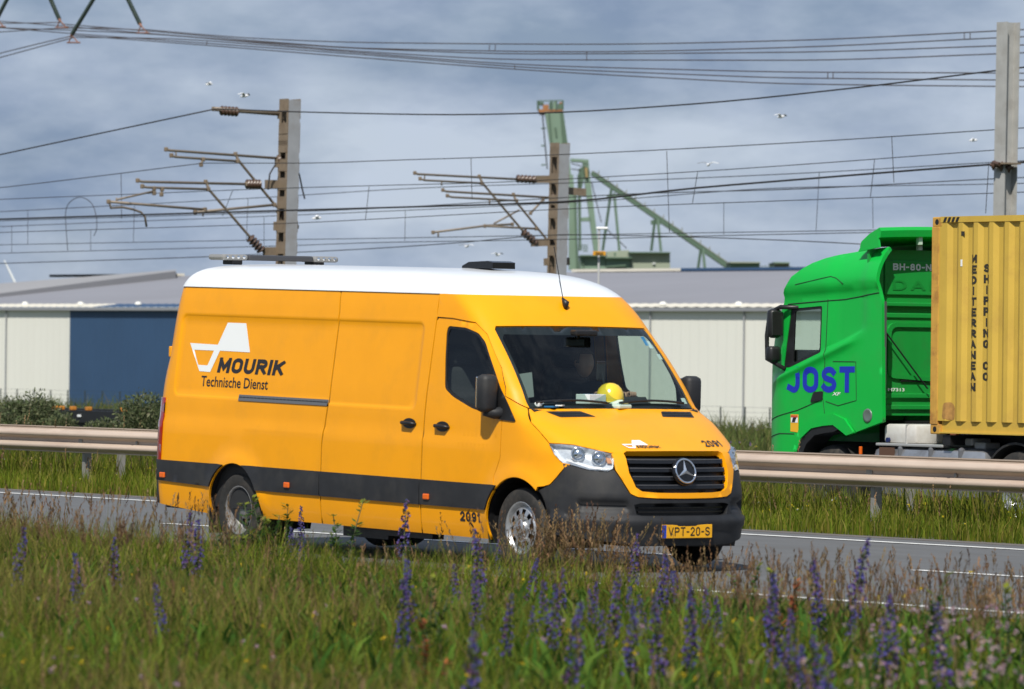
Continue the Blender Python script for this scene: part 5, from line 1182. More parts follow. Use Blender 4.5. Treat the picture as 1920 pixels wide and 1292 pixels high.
for i, (a, b, lab) in enumerate((((84, -26), (112, 38), 'dark insulator string hanging from the top edge, left of the V pair'), ((190, -26), (134, 66), 'longest slanting insulator string with clamp in the top left corner'), ((228, -26), (264, 48), 'rightmost dark insulator string hanging from the top edge'), ((26, -26), (-6, 36), 'insulator string cut by the top left corner of the view'))):
    A_, B_ = at(*a, PY), at(*b, PY); e = empty('insulator_string', B_, lab, 'insulator', 'high-voltage insulator strings'); d = (B_-A_); l = d.length; d.normalize(); pr = [(.02, 0)]
    n = int(l/.085)
    for k in range(n): h = .085*k; pr += [(.03, h), (.085, h+.03), (.085, h+.045), (.03, h+.06)]
    MB().lathe(pr, A_, d, 10).build('discs', ing, e, True)
    mb = MB().tube([B_-d*.1, B_+d*.05], .05, 6); 
    for dx in (-9, 9): mb.tube([B_, at(b[0]+dx+4, b[1]+14, PY)], .025, 5)
    mb.tube([at(b[0]-8, b[1]+14, PY), at(b[0]+16, b[1]+14, PY)], .03, 5); mb.build('clamp', mat('clamp_rust', (.26, .13, .09), .6), e)

# ---- harbour crane far behind
Z7 = lambda x, y: (980+.26316*x, 180+.26316*y)
CDp = 700.0
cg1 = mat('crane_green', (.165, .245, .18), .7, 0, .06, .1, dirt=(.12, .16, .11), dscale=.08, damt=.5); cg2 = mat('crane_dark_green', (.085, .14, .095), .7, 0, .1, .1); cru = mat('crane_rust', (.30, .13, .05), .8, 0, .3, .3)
crane = empty('harbour_crane', tuple(atD(*Z7(370, 1240), CDp).xy)+(-1.9,), 'tall green harbour unloading crane with long sloping conveyor boom', 'crane')
def cq(poly, name, m, depth=3.0, par=crane, D=CDp):
    P = [atD(*Z7(*p), D) for p in poly]; Q = [p+FV*depth for p in P]; n = len(P)
    return MB().add(P+Q, [tuple(range(n)), tuple(range(n, 2*n))]+[(i, (i+1) % n, n+(i+1) % n, n+i) for i in range(n)]).build(name, m, par)
def cb(a, b, w, name, m, par=crane, D=CDp): return MB().bar(atD(*Z7(*a), D), atD(*Z7(*b), D), w, w).build(name, m, par)
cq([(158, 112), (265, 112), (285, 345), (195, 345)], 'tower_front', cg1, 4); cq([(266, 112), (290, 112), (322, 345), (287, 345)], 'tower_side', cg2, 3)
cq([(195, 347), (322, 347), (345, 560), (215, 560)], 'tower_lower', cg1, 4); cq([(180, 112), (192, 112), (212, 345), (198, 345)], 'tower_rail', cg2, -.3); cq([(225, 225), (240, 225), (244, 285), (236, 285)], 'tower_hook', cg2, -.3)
cq([(112, 95), (288, 95), (288, 122), (122, 122)], 'top_platform', cru, 6)
for i, (x0, x1, y0, y1, m) in enumerate(((106, 118, 40, 96, cg2), (118, 150, 42, 60, cg2), (145, 185, 62, 95, cru), (190, 212, 44, 96, cg2), (215, 245, 40, 95, cg1), (250, 285, 55, 96, cg2), (262, 288, 44, 56, cru))): cq([(x0, y0), (x1, y0), (x1, y1), (x0, y1)], 'winch_house', m, 3+.5*i)
for x in (108, 205, 240, 286): cb((x, 100), (x, 32), .16, 'railing_post', cg2)
cb((106, 36), (288, 32), .14, 'railing', cg2)
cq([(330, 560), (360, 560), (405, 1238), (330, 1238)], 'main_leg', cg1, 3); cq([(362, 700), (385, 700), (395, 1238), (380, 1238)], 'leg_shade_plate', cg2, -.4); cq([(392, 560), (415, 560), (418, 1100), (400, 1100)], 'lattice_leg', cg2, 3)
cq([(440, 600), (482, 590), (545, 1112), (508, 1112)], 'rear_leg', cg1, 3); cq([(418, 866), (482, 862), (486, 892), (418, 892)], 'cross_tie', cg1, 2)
cq([(342, 445), (470, 452), (472, 500), (430, 500), (425, 470), (342, 466)], 'head_beam', cg1, 3); cq([(425, 470), (470, 470), (482, 592), (440, 592)], 'head_post', cg1, 3)
cq([(400, 520), (430, 500), (460, 505), (480, 540), (465, 590), (440, 590), (420, 660), (395, 690)], 'chute', cg2, 2.5); cq([(440, 510), (462, 512), (465, 580), (448, 580)], 'chute_plate', mat('crane_tan', (.28, .21, .09), .7), -.5)
cq([(492, 536), (515, 542), (1512, 1222), (1500, 1240), (1470, 1238), (486, 560)], 'conveyor_boom', cg2, 3); cq([(500, 530), (1515, 1218), (1511, 1228), (494, 540)], 'conveyor_cover', mat('crane_pale', (.26, .27, .22), .7), 3.2)
for a, b in (((632, 665), (570, 1102)), ((652, 690), (690, 1112)), ((942, 880), (916, 1104)), ((962, 880), (986, 1108)), ((1270, 1088), (1248, 1240)), ((1284, 1090), (1299, 1240))): cb(a, b, .26, 'trestle_leg', cg2 if a[0] in (632, 942, 1270) else cg1)
cq([(600, 705), (690, 705), (690, 716), (600, 716)], 'trestle_deck', cg2, 2); cq([(915, 885), (985, 885), (985, 915), (915, 915)], 'trestle_deck', cg2, 1.5)
for a, b in (((345, 480), (420, 500)), ((345, 520), (415, 530)), ((490, 610), (560, 900)), ((600, 950), (740, 1085)), ((140, 120), (175, 520))): cb(a, b, .12, 'stay_cable', wirem)
for i in range(4): cq([(405+8*i, 1060+14*i), (465, 1060+14*i), (465, 1066+14*i), (405+8*i, 1066+14*i)], 'stair_flight', cg2, 1)
for y in (230, 353, 490): cq([(132, y-3), (165, y-5), (165, y+3), (132, y+5)], 'floodlight', cg2, 1)
for i in range(14):
    x = 540+66*i; y = 565+45*i; cb((x, y), (x+2, y-32), .10, 'railing_post', mat('crane_pale', (.26, .27, .22), .7))
def shed(name, x0, x1, y0, y1, label, m, roofm, dep=14, ridge=0):
    e = empty(name, tuple(atD(*Z7((x0+x1)/2, y1), 680).xy)+(-1.9,), label, 'building'); cq([(x0, y0), (x1, y0), (x1, y1+90), (x0, y1+90)], 'wall', m, dep, e, 680)
    cq([(x0-4, y0-8-ridge), (x1+4, y0-6), (x1+4, y0+2), (x0-4, y0+2)], 'roof', roofm, dep+1, e, 679); return e
s0 = shed('crane_house', 412, 590, 1140, 1240, 'small green machine house at the foot of the crane', cg1, cg2); cq([(430, 1160), (436, 1160), (436, 1236), (430, 1236)], 'door', cg2, -.3, s0, 680)
s1_ = shed('hopper_house', 594, 775, 1155, 1240, 'green hopper building with sloping chute beside the crane', cg1, cg2); cq([(600, 1210), (735, 1200), (735, 1212), (600, 1222)], 'chute_rail', cg2, -.4, s1_, 680)
pls = mat('shed_pale_green', (.275, .31, .235), .7, 0, .05, .1)
s2_ = shed('pale_shed', 760, 1050, 1118, 1240, 'pale green flat-roofed shed beyond the warehouse roof', pls, cg2); cq([(600, 1108), (758, 1098), (758, 1150), (600, 1150)], 'side_wing', pls, 8, s2_, 684); cq([(925, 1190), (945, 1190), (945, 1198), (925, 1198)], 'window', white_ink, -.3, s2_, 680)
cq([(650, 1118), (664, 1118), (664, 1142), (650, 1142)], 'window', cg2, -.4, s2_, 683)
s3_ = shed('transfer_house', 1480, 1690, 1188, 1240, 'low green transfer house at the lower end of the conveyor', cg1, pls)
s4_ = shed('silo_house', 1795, 1900, 1190, 1240, 'small tan silo house right of the conveyor, beside the truck roof', mat('silo_tan', (.24, .23, .16), .7), cg1)
for i in range(8): cq([(1700+28*i, 1205), (1703+28*i, 1205), (1703+28*i, 1240), (1700+28*i, 1240)], 'railing_post', cg2, .3, s4_, 680)
cq([(1700, 1212), (1920, 1212), (1920, 1215), (1700, 1215)], 'railing', cg2, .3, s4_, 680)
# sign and lamp on a thin pole, slanting white boom
SD = 175.0; p0 = atD(*Z7(541, 1290), SD); sg_ = empty('sign_pole', (p0.x, p0.y, gz(p0.y)), 'thin pole with yellow board and lamp arm before the warehouse roof', 'sign')
MB().tube([Vector((p0.x, p0.y, gz(p0.y))), atD(*Z7(545, 940), SD)], .035, 8).build('pole', mat('pole_grey', (.5, .5, .5), .5), sg_)
a, b = atD(*Z7(500, 1106), SD-.2), atD(*Z7(592, 1136), SD-.2); MB().box((a+b)/2, (.03, (b-a).length*.94, abs(a.z-b.z)), Matrix.Rotation(AZ, 3, 'Z')).build('board', mat('board_orange', (.62, .29, .01), .5), sg_)
for k in range(2):
    c = atD(*Z7(546, 1116+9*k), SD-.25); MB().box(c, (.01, .26, .02), Matrix.Rotation(AZ, 3, 'Z')).build('board_text', dark_ink, sg_)
c = atD(*Z7(566, 942), SD); MB().box(c, (.16, .40, .08), Matrix.Rotation(AZ, 3, 'Z'), bev=.04).build('lamp_head', white_ink, sg_)
p = atD(22, 517, 600); q_ = atD(8, 488, 600); tag(MB().tube([p+(p-q_)*((p.z+2.8)/(q_.z-p.z)), p, q_], [.15, .12, .06], 8).build('leaning_boom', white_ink), 'thin white leaning boom at far left above the warehouse roof', 'boom')
# gulls
gm = mat('gull_white', (.75, .76, .78), .7); gd = mat('gull_grey', (.25, .27, .30), .7)
for i, (x, y, D, a, s, lab) in enumerate(((458, 180, 150, .5, 1, 'gull gliding left of the top arm of left mast'), (392, 158, 190, 1.2, 1, 'small gull high above the upper mast arm'), (1328, 309, 150, 2.2, 1, 'white gull flying right of the crane head'), (1464, 219, 160, .3, 1, 'gull under the feeder wire right of centre'), (594, 409, 150, 1.0, 1, 'gull just right of the left mast among wires'), (875, 462, 180, 2.0, .9, 'gull low over the van roof near its beacon'), (1825, 263, 170, .7, .7, 'tiny gull left of the right mast'), (933, 478, 200, .2, 1, 'grey gull skimming close above the van beacon'))):
    c = atD(x, y, D); e = empty('seagull', c, lab, 'bird', 'gulls in the sky'); R_ = Matrix.Rotation(a, 3, 'Z')
    bd = MB().lathe([(.0, -.15), (.025, -.10), (.043, 0), (.034, .075), (.02, .12), (0, .14)], c, R_ @ Vector((1, 0, .1)), 10).build('body', gm, e, True)
    for sg in (-1, 1):
        P = [(.08, 0, .02), (.10, .22*sg, .12), (.02, .52*sg, .05), (-.08, .50*sg, .05), (-.06, .22*sg, .11), (-.08, 0, .02)]
        V = [c+R_ @ (Vector(p)*s*.62) for p in P]; V += [v+Vector((0, 0, .012)) for v in V]
        MB().add(V, [(0, 1, 4, 5), (1, 2, 3, 4), (6, 7, 10, 11), (7, 8, 9, 10), (0, 1, 7, 6), (1, 2, 8, 7), (2, 3, 9, 8), (3, 4, 10, 9), (4, 5, 11, 10)]).build('wing', gm if sg < 0 else gd, e)

# ================================================================== VEGETATION
def leafmat(name, trans=.35, rough=.8):
    m = bpy.data.materials.new(name); m.use_nodes = True; t = m.node_tree; b = t.nodes['Principled BSDF']; o = t.nodes['Material Output']
    a = N('ShaderNodeAttribute', t, attribute_name='Col'); b.inputs['Roughness'].default_value = rough; b.inputs['Specular IOR Level'].default_value = .08
    tr = N('ShaderNodeBsdfTranslucent', t); mxs = N('ShaderNodeMixShader', t); mxs.inputs[0].default_value = trans
    t.links.new(a.outputs['Color'], b.inputs['Base Color']); t.links.new(a.outputs['Color'], tr.inputs['Color'])
    t.links.new(b.outputs[0], mxs.inputs[1]); t.links.new(tr.outputs[0], mxs.inputs[2]); t.links.new(mxs.outputs[0], o.inputs['Surface']); MATS[name] = m; return m
LEAF = leafmat('leaf_colours')
def np_mesh(name, V, F, C, m=None, parent=None):
    """V (n,3), F list of index arrays with equal row length per array, C (n,3)"""
    me = bpy.data.meshes.new(name); me.vertices.add(len(V)); me.vertices.foreach_set('co', np.ascontiguousarray(V, np.float32).ravel())
    tot = sum(f.size for f in F); npoly = sum(len(f) for f in F); me.loops.add(tot); me.polygons.add(npoly)
    me.loops.foreach_set('vertex_index', np.concatenate([f.ravel() for f in F]).astype(np.int32))
    ls = []; c = 0
    for f in F: ls.append(c+np.arange(len(f))*f.shape[1]); c += f.size
    me.polygons.foreach_set('loop_start', np.concatenate(ls).astype(np.int32)); me.update(calc_edges=True); me.validate()
    at_ = me.attributes.new('Col', 'FLOAT_COLOR', 'POINT'); at_.data.foreach_set('color', np.concatenate([C, np.ones((len(C), 1))], 1).astype(np.float32).ravel())
    me.materials.append(m or LEAF)
    o = bpy.data.objects.new(name, me); COL.objects.link(o)
    if parent: o.parent = parent; bpy_parent_inverse(o, parent)
    return o
def blades(B, h, w, bend, col, seg=3, tipmix=None):
    n = len(B); az = RNG.uniform(0, 2*PI, n); d = np.stack([np.cos(az), np.sin(az), 0*az], 1); wa = RNG.uniform(0, 2*PI, n); wv = np.stack([np.cos(wa), np.sin(wa), 0*wa], 1)
    V = np.zeros((n, 2*seg+1, 3)); C = np.zeros((n, 2*seg+1, 3))
    for k in range(seg+1):
        t = k/seg; p = B+np.array([0, 0, 1])*(h*t*(1-.18*(bend*t)**2))[:, None]+d*(bend*h*t*t)[:, None]*.7
        ww = (w*(1-t**1.6)*.5+w*.05)[:, None]
        if k < seg: V[:, 2*k] = p-wv*ww; V[:, 2*k+1] = p+wv*ww; C[:, 2*k] = C[:, 2*k+1] = col
        else: V[:, 2*seg] = p; C[:, 2*seg] = col
    i0 = (np.arange(n)*(2*seg+1))[:, None]
    Q = np.concatenate([i0+np.array([2*k, 2*k+1, 2*k+3, 2*k+2]) for k in range(seg-1)], 0); T = i0+np.array([2*seg-2, 2*seg-1, 2*seg])
    return V.reshape(-1, 3), [Q, T], C.reshape(-1, 3)
def pick(n, cols, wts, jit=.25):
    c = np.array(cols)[RNG.choice(len(cols), n, p=np.array(wts)/sum(wts))]; return c*(1+RNG.uniform(-jit, jit, (n, 1)))*(1+RNG.uniform(-.08, .08, (n, 3)))
def merge(parts):
    V = []; C = []; D = {}; n = 0
    for v, f, c in parts:
        for a in f: D.setdefault(a.shape[1], []).append(a+n)
        V.append(v); C.append(c); n += len(v)
    return np.concatenate(V), [np.concatenate(a) for a in D.values()], np.concatenate(C)
def noise2(x, y, s, seed=0):
    r = np.zeros_like(x)
    rg = np.random.default_rng(seed)
    for k in range(6):
        a = rg.uniform(0, 2*PI); f = s*(1+.7*k); r += np.sin((x*np.cos(a)+y*np.sin(a))*f+rg.uniform(0, 6.3))/(1+.5*k)
    return r/2.5
def seedstems(B, h, col, hcol, lean=.25, nsp=13, hl=.15, spw=.0045):
    """thin stalks, each with a loose drooping seed head"""
    n = len(B); parts = [blades(B, h, np.full(n, .005), RNG.uniform(.05, lean, n), col, 3)]
    # recompute tip from the blade vertices
    V = parts[0][0].reshape(n, 7, 3); tip = V[:, 6]; low = (V[:, 4]+V[:, 5])/2; ax = tip-low; L_ = np.linalg.norm(ax, axis=1, keepdims=True); ax /= L_
    sv_ = []; sc_ = []
    for k in range(nsp):
        t = k/(nsp-1); c = tip-ax*(hl*(1-t))[..., None] if np.ndim(hl) else tip-ax*hl*(1-t)
        az = RNG.uniform(0, 2*PI, n); out = np.stack([np.cos(az), np.sin(az), RNG.uniform(-.2, .3, n)], 1)*.42+ax*.95; ln = RNG.uniform(.022, .046, n)[:, None]*(1.15-.45*t)
        e = c+out*ln; s = np.cross(out, [0, 0, 1.]); s /= np.linalg.norm(s, axis=1, keepdims=True)+1e-6
        m_ = (c+e)/2; sv_.append(np.stack([c, m_-s*spw, e, m_+s*spw], 1)); sc_.append(np.repeat(hcol[:, None, :], 4, 1))
    sv_ = np.concatenate(sv_).reshape(-1, 3); sc_ = np.concatenate(sc_).reshape(-1, 3); q = (np.arange(len(sv_)//4)*4)[:, None]+np.arange(4)
    parts.append((sv_, [q], sc_)); return merge(parts)
camxy = np.array([CAM.x, CAM.y]); fxy = np.array([FV.x, FV.y])/math.hypot(FV.x, FV.y); rxy = np.array([fxy[1], -fxy[0]])
def meadow_pts(n, d0, d1, yedge=-2.75, marg=1.6, power=1.0):
    d = np.sqrt(RNG.uniform(d0**2, d1**2, int(n*2.2))); l = RNG.uniform(-1, 1, len(d))*(.098*d+marg)
    p = camxy+fxy*d[:, None]+rxy*l[:, None]; k = p[:, 1] < yedge+.25*noise2(p[:, 0], p[:, 1], 1.3, 3); k &= True
    p, d, l = p[k][:n], d[k][:n], l[k][:n]; return np.concatenate([p, np.full((len(p), 1), -.01)], 1), d, l
G1 = [(.090, .130, .012), (.130, .170, .017), (.185, .185, .028), (.050, .090, .012), (.21, .155, .05)]
# dense low grass of the verge
B, d, l = meadow_pts(150000, 13.5, 48)
clump = noise2(B[:, 0], B[:, 1], 1.1, 5); side_ = np.clip(.5-l/(.2*d), 0, 1)
h = RNG.uniform(.18, .50, len(B))*(1+.35*clump)*(.70+.40*side_); rightn = np.clip(.5+l/(.17*d), 0, 1); h *= np.clip((-2.5-B[:, 1])/(1.7+3.2*rightn+1.2*noise2(B[:, 0], B[:, 1], .9, 21)), .46-.28*rightn, 1.1)
hue = pick(len(B), G1, [.28, .26, .20, .14, .12], .4); dry = np.clip(noise2(B[:, 0], B[:, 1], .55, 31)*1.3-.1+.35*(B[:, 1] > -8), 0, .75)*RNG.uniform(.2, 1, len(B)); hue = hue*(1-dry[:, None])+np.array([.20, .145, .06])*dry[:, None]; hue *= (1+.32*clump)[:, None]
A_ = blades(B, h, RNG.uniform(.006, .013, len(B)), RNG.uniform(.15, .9, len(B)), hue, 3)
tag(np_mesh('meadow_grass', *A_), 'dense green and olive grass filling the roadside foreground', 'grass', kind='stuff')
# broad-leaved herbs between the grass
B, d, l = meadow_pts(26000, 13.5, 44, -3.2); h = RNG.uniform(.10, .42, len(B)); ramp = np.clip((-2.8-B[:, 1])/5, .1, 1); B[:, 2] += RNG.uniform(.05, .32, len(B))*ramp; h *= np.sqrt(ramp)
A_ = blades(B, h*.5, RNG.uniform(.016, .040, len(B)), RNG.uniform(.5, 1.5, len(B)), pick(len(B), [(.050, .115, .018), (.085, .155, .022), (.13, .19, .03)], [.4, .4, .2]), 3)
tag(np_mesh('meadow_herbs', *A_), 'broad green leaves of wild herbs among the foreground grass', 'herbs', kind='stuff')
# seed-head grasses, brown and straw
B, d, l = meadow_pts(4200, 15, 47.5, -2.6); k = RNG.uniform(0, 1, len(B)) < np.clip(.35+.5*noise2(B[:, 0], B[:, 1], .8, 9)+.3*(B[:, 1] > -7), .08, 1); B = B[k]; n = len(B)
hh = RNG.uniform(.36, .66, n)*np.clip((-2.5-B[:, 1])/5, .55, 1)
A_ = seedstems(B, hh, pick(n, [(.20, .15, .06), (.15, .14, .05), (.24, .18, .085)], [.4, .3, .3]), pick(n, [(.19, .115, .060), (.25, .165, .085), (.135, .075, .045), (.28, .20, .11)], [.35, .3, .2, .15]))
tag(np_mesh('seeding_grass', *A_), 'brown feathery seed heads of tall grass above the meadow', 'grass', kind='stuff')
# taller stalks: at the left edge and along the kerb on the right
P = []; Hh = []
for _ in range(300):
    px = RNG.uniform(-40, 470); py = RNG.uniform(905, 990)+px*.06; hgt = RNG.uniform(.50, .80); D = (CAM.z-hgt)*FPX/(py-657); p = atD(px, py, D)
    if p.y < -2.7: P.append((p.x, p.y, 0)); Hh.append(hgt)
for _ in range(330):
    px = RNG.uniform(1340, 1960); py = RNG.uniform(1005, 1100)+(px-1340)*.03; hgt = RNG.uniform(.36, .66); D = (CAM.z-hgt)*FPX/(py-657); p = atD(px, py, D)
    if p.y < -2.7: P.append((p.x, p.y, 0)); Hh.append(hgt)
B = np.array(P); n = len(B)
A_ = seedstems(B, np.array(Hh), pick(n, [(.20, .15, .06), (.16, .15, .05)], [.5, .5]), pick(n, [(.20, .12, .062), (.26, .17, .09), (.14, .08, .048)], [.4, .35, .25]), .45, 14, .12, .004)
tag(np_mesh('kerb_grass', *A_), 'loose brown grass stalks standing along the near road edge', 'grass', kind='stuff')
# the brown tuft leaning before the front wheel
tb = []
for px, n_, hgt in ((1020, 60, .64), (1090, 85, .68), (1150, 60, .60), (1210, 25, .48), (960, 40, .60), (1300, 30, .44)):
    g0 = at(px, 1100, -3.6); p = np.array([g0.x, g0.y])+RNG.normal(0, .22, (n_, 2)); tb.append((np.concatenate([p, np.zeros((n_, 1))], 1), RNG.uniform(.6, 1.05, n_)*hgt))
B = np.concatenate([a for a, b_ in tb]); hh = np.concatenate([b_ for a, b_ in tb]); n = len(B)
A_ = seedstems(B, hh, pick(n, [(.22, .16, .07), (.16, .12, .05)], [.6, .4]), pick(n, [(.20, .12, .06), (.27, .18, .09), (.13, .075, .045)], [.4, .35, .25]), .75, 15, .20, .0055)
tag(np_mesh('dry_grass_tuft', *A_), 'dry brown grass tuft leaning in front of the van front wheel', 'grass', kind='stuff')
# far strips: median and far verge
def strip(name, x0, x1, y0, y1, n, hlo, hhi, cols, wts, label, w=(.008, .016), extra=None):
    x = RNG.uniform(x0, x1, n); y = RNG.uniform(y0, y1, n); z = np.array([gz(v) for v in y]); h = RNG.uniform(hlo, hhi, n)*(1+.3*noise2(x, y, .9, 4))
    parts = [blades(np.stack([x, y, z], 1), h, RNG.uniform(*w, n), RNG.uniform(.1, .8, n), pick(n, cols, wts)*(1+.18*noise2(x, y, .5, 8))[:, None], 3)]
    if extra:
        m_, hl_, hh_, sc, hc = extra; x = RNG.uniform(x0, x1, m_); y = RNG.uniform(y0, y1, m_); z = np.array([gz(v) for v in y])
        parts.append(seedstems(np.stack([x, y, z], 1), RNG.uniform(hl_, hh_, m_), pick(m_, [sc], [1]), pick(m_, hc, [1]*len(hc)), .3, 9, .16, .009))
    tag(np_mesh(name, *merge(parts)), label, 'grass', kind='stuff')
MG = [(.115, .160, .014), (.16, .185, .020), (.23, .205, .045), (.075, .12, .012)]
strip('median_grass', -36, 8, 7.36, 12.5, 70000, .10, .30, MG, [.35, .35, .2, .1], 'bright green grass strip along the guard rail', extra=(700, .30, .55, (.26, .20, .09), [(.26, .18, .09), (.20, .13, .07)]))
strip('rail_foot_stalks', -34, 6, 9.0, 12.4, 22000, .32, .62, MG, [.3, .3, .3, .1], 'tall grass stalks growing up through the guard rail', extra=(110, .75, 1.05, (.30, .22, .10), [(.32, .23, .12), (.24, .16, .08)]))
strip('far_verge_grass', -95, -8, 20.6, 36, 60000, .30, .75, [(.085, .11, .03), (.12, .13, .04), (.065, .085, .03), (.15, .13, .06)], [.4, .3, .2, .1], 'rough grassy verge beyond the far carriageway', w=(.02, .04))
strip('railway_grass', -150, -25, 36, 80, 90000, .35, .95, [(.10, .13, .035), (.14, .155, .05), (.075, .10, .035), (.19, .16, .075)], [.4, .3, .2, .1], 'tall rough grass growing around the railway tracks', w=(.03, .06))
def dots(name, P, r, cols, wts, label, per=5):
    n = len(P); parts = []
    for k in range(per):
        o = RNG.normal(0, 1, (n, 3))*r*.45; c = P+o; a = RNG.normal(0, 1, (n, 3)); a /= np.linalg.norm(a, axis=1, keepdims=True); b_ = np.cross(a, RNG.normal(0, 1, (n, 3))); b_ /= np.linalg.norm(b_, axis=1, keepdims=True); rr = r*RNG.uniform(.4, .8, (n, 1))
        v = np.stack([c-a*rr, c-b_*rr*.7, c+a*rr, c+b_*rr*.7], 1).reshape(-1, 3); parts.append((v, [(np.arange(n)*4)[:, None]+np.arange(4)], np.repeat(pick(n, cols, wts, .15), 4, 0)))
    tag(np_mesh(name, *merge(parts)), label, 'flowers', kind='stuff')
x = RNG.uniform(-120, -30, 900); y = RNG.uniform(36, 75, 900); dots('far_flowers', np.stack([x, y, np.array([gz(v) for v in y])+RNG.uniform(.35, .8, 900)], 1), .05, [(.16, .10, .22), (.45, .38, .03)], [.6, .4], 'purple and yellow wild flowers on the far verge')
x = RNG.uniform(-34, 6, 220); y = RNG.uniform(7.5, 12.2, 220); dots('median_flowers', np.stack([x, y, np.array([gz(v) for v in y])+RNG.uniform(.15, .35, 220)], 1), .02, [(.55, .45, .03), (.6, .6, .5)], [.8, .2], 'tiny yellow flowers dotted through the median grass', 4)
# pale pink vetch at the lower right
P = []
for _ in range(140):
    px = RNG.normal(1800, 110); py = RNG.uniform(1135, 1288); hgt = RNG.uniform(.42, .62); D = (CAM.z-hgt)*FPX/(py-657); p = atD(px, py, D)
    if p.y < -3 and D > 12: P.append(tuple(p))
for _ in range(40):
    px = RNG.uniform(0, 1920); py = RNG.uniform(1100, 1285); hgt = RNG.uniform(.40, .55); p = atD(px, py, (CAM.z-hgt)*FPX/(py-657)); 
    if p.y < -3: P.append(tuple(p))
dots('pink_vetch', np.array(P), .013, [(.40, .27, .31), (.48, .38, .38), (.32, .19, .27)], [.5, .3, .2], 'pale pink vetch flowers massed at the lower right', 9)
P = [tuple(atD(RNG.uniform(0, 1920), py, (CAM.z-.45)*FPX/(py-657))) for py in RNG.uniform(1060, 1285, 70)]; dots('yellow_flowers', np.array(P), .012, [(.6, .42, .03)], [1], 'few small yellow flowers scattered through the meadow', 6)

# ---- viper's bugloss: countable flower spikes, each a plant
STEMM = mat('bugloss_stem', (.085, .10, .045), .8, 0, .2, 30)
def bugloss_mesh(seed):
    rg = random.Random(seed); H = .78; out = {}
    mb = MB(); P = [Vector((.03*math.sin(t*2+seed), .025*math.cos(t*1.7+seed), H*t)) for t in np.linspace(0, 1, 7)]
    mb.tube(P, [.007, .0065, .006, .0055, .005, .004, .002], 6); out['stem'] = mb
    V = []; C = []; F = []
    def at_t(t): i = min(int(t*6), 5); u = t*6-i; return P[i].lerp(P[i+1], u)
    for i in range(120):      # florets on short curled branches
        t = .50+.50*(i/120); a = rg.uniform(0, 2*PI); r = (.034*(1-((t-.5)/.5)**1.8)+.008)*rg.uniform(.4, 1.1); c = at_t(t)+Vector((math.cos(a)*r, math.sin(a)*r, rg.uniform(-.012, .012)))
        s = rg.uniform(.007, .013)*(1.15-.4*(t-.5)/.5); up = Vector((math.cos(a), math.sin(a), rg.uniform(-.2, .8))).normalized(); x = up.orthogonal().normalized(); y = up.cross(x); n = len(V)
        k = rg.random(); col = (.125, .115, .36) if k < .38 else ((.17, .11, .32) if k < .62 else ((.06, .075, .035) if k < .90 else (.17, .085, .18)))
        V += [c-up*s*.6]+[c+up*s*.6+(x*math.cos(q)+y*math.sin(q))*s for q in (0, 1.257, 2.513, 3.77, 5.027)]; C += [col]*6
        F += [(n, n+1+j, n+1+(j+1) % 5) for j in range(5)]
    out['flower_spike'] = (V, F, C); V = []; C = []; F = []
    for i in range(34):       # narrow leaves
        t = rg.uniform(.06, .62); a = rg.uniform(0, 2*PI); d = Vector((math.cos(a), math.sin(a), 0)); s = Vector((-d.y, d.x, 0)); l = rg.uniform(.07, .13)*(1.1-t); c = at_t(t); n = len(V); w = .009
        V += [c, c+d*l*.5+Vector((0, 0, l*.35))+s*w, c+d*l+Vector((0, 0, l*.25)), c+d*l*.5+Vector((0, 0, l*.35))-s*w]; g_ = rg.uniform(.8, 1.2); C += [(.07*g_, .10*g_, .035*g_)]*4; F.append((n, n+1, n+2, n+3))
    out['leaves'] = (V, F, C); return out
def colmesh(name, V, F, C):
    me = bpy.data.meshes.new(name); me.from_pydata([tuple(v) for v in V], [], F); me.update(); a = me.attributes.new('Col', 'FLOAT_COLOR', 'POINT'); a.data.foreach_set('color', np.array([(*c, 1) for c in C], np.float32).ravel()); me.materials.append(LEAF); return me
BUG = []
for sdd in range(4):
    o = bugloss_mesh(sdd); d_ = {}
    me = bpy.data.meshes.new('stem'); me.from_pydata(o['stem'].V, [], o['stem'].F); me.update(); me.materials.append(STEMM); d_['stem'] = me
    for k in ('flower_spike', 'leaves'): d_[k] = colmesh(k, *o[k])
    BUG.append(d_)
def plant(px, py, hgt, label, group, proto, name, cat, lean_=None):
    D = (CAM.z-hgt)*FPX/(py-657); p = atD(px, py, D); p.z = -.01
    if p.y > -2.7: p.y = -2.7-random.uniform(0, .3)
    e = empty(name, p, label, cat, group); e.rotation_euler = (random.uniform(-.17, .17), random.uniform(-.17, .17), random.uniform(0, 6.28)) if lean_ is None else lean_
    s = hgt/.78; e.scale = (s*1.05, s*1.05, s)
    for k, me in proto.items():
        c = bpy.data.objects.new(k, me); COL.objects.link(c); c.parent = e
        if k in ('flower_spike', 'leaves'): c['kind'] = 'stuff'
    return e
BG_ = 'purple bugloss spikes in the meadow'; BLAB = 'blue-violet bugloss spike standing among the foreground meadow grass'
named = {(1582, 996): 'tallest violet spike at right, outlined against the bare asphalt', (1553, 1040): 'shorter violet spike just left of the tallest right spike', (750, 936): 'purple spike in front of the van sill, left of number 2091', (910, 990): 'thick blue spike before the van front wheel, under number 2091', (858, 1180): 'large blurred blue spike near the bottom centre, leaning right', (335, 965): 'purple spike left of the van rear wheel, left one of two', (383, 976): 'purple spike left of the van rear wheel, right one of two', (1675, 1102): 'lone violet spike between the tallest spike and pink vetch', (1800, 1116): 'rightmost violet spike standing over the pink vetch', (5, 990): 'dark spike at the left edge of the meadow', (1425, 1062): 'violet spike right of the van number plate against the road'}
hs = {(858, 1180): .80, (1582, 996): .86, (750, 936): .80}
for (x, y), lab in named.items(): plant(x, y, hs.get((x, y), .74), lab, BG_, BUG[(x+y) % 4], 'bugloss_plant', 'flower')
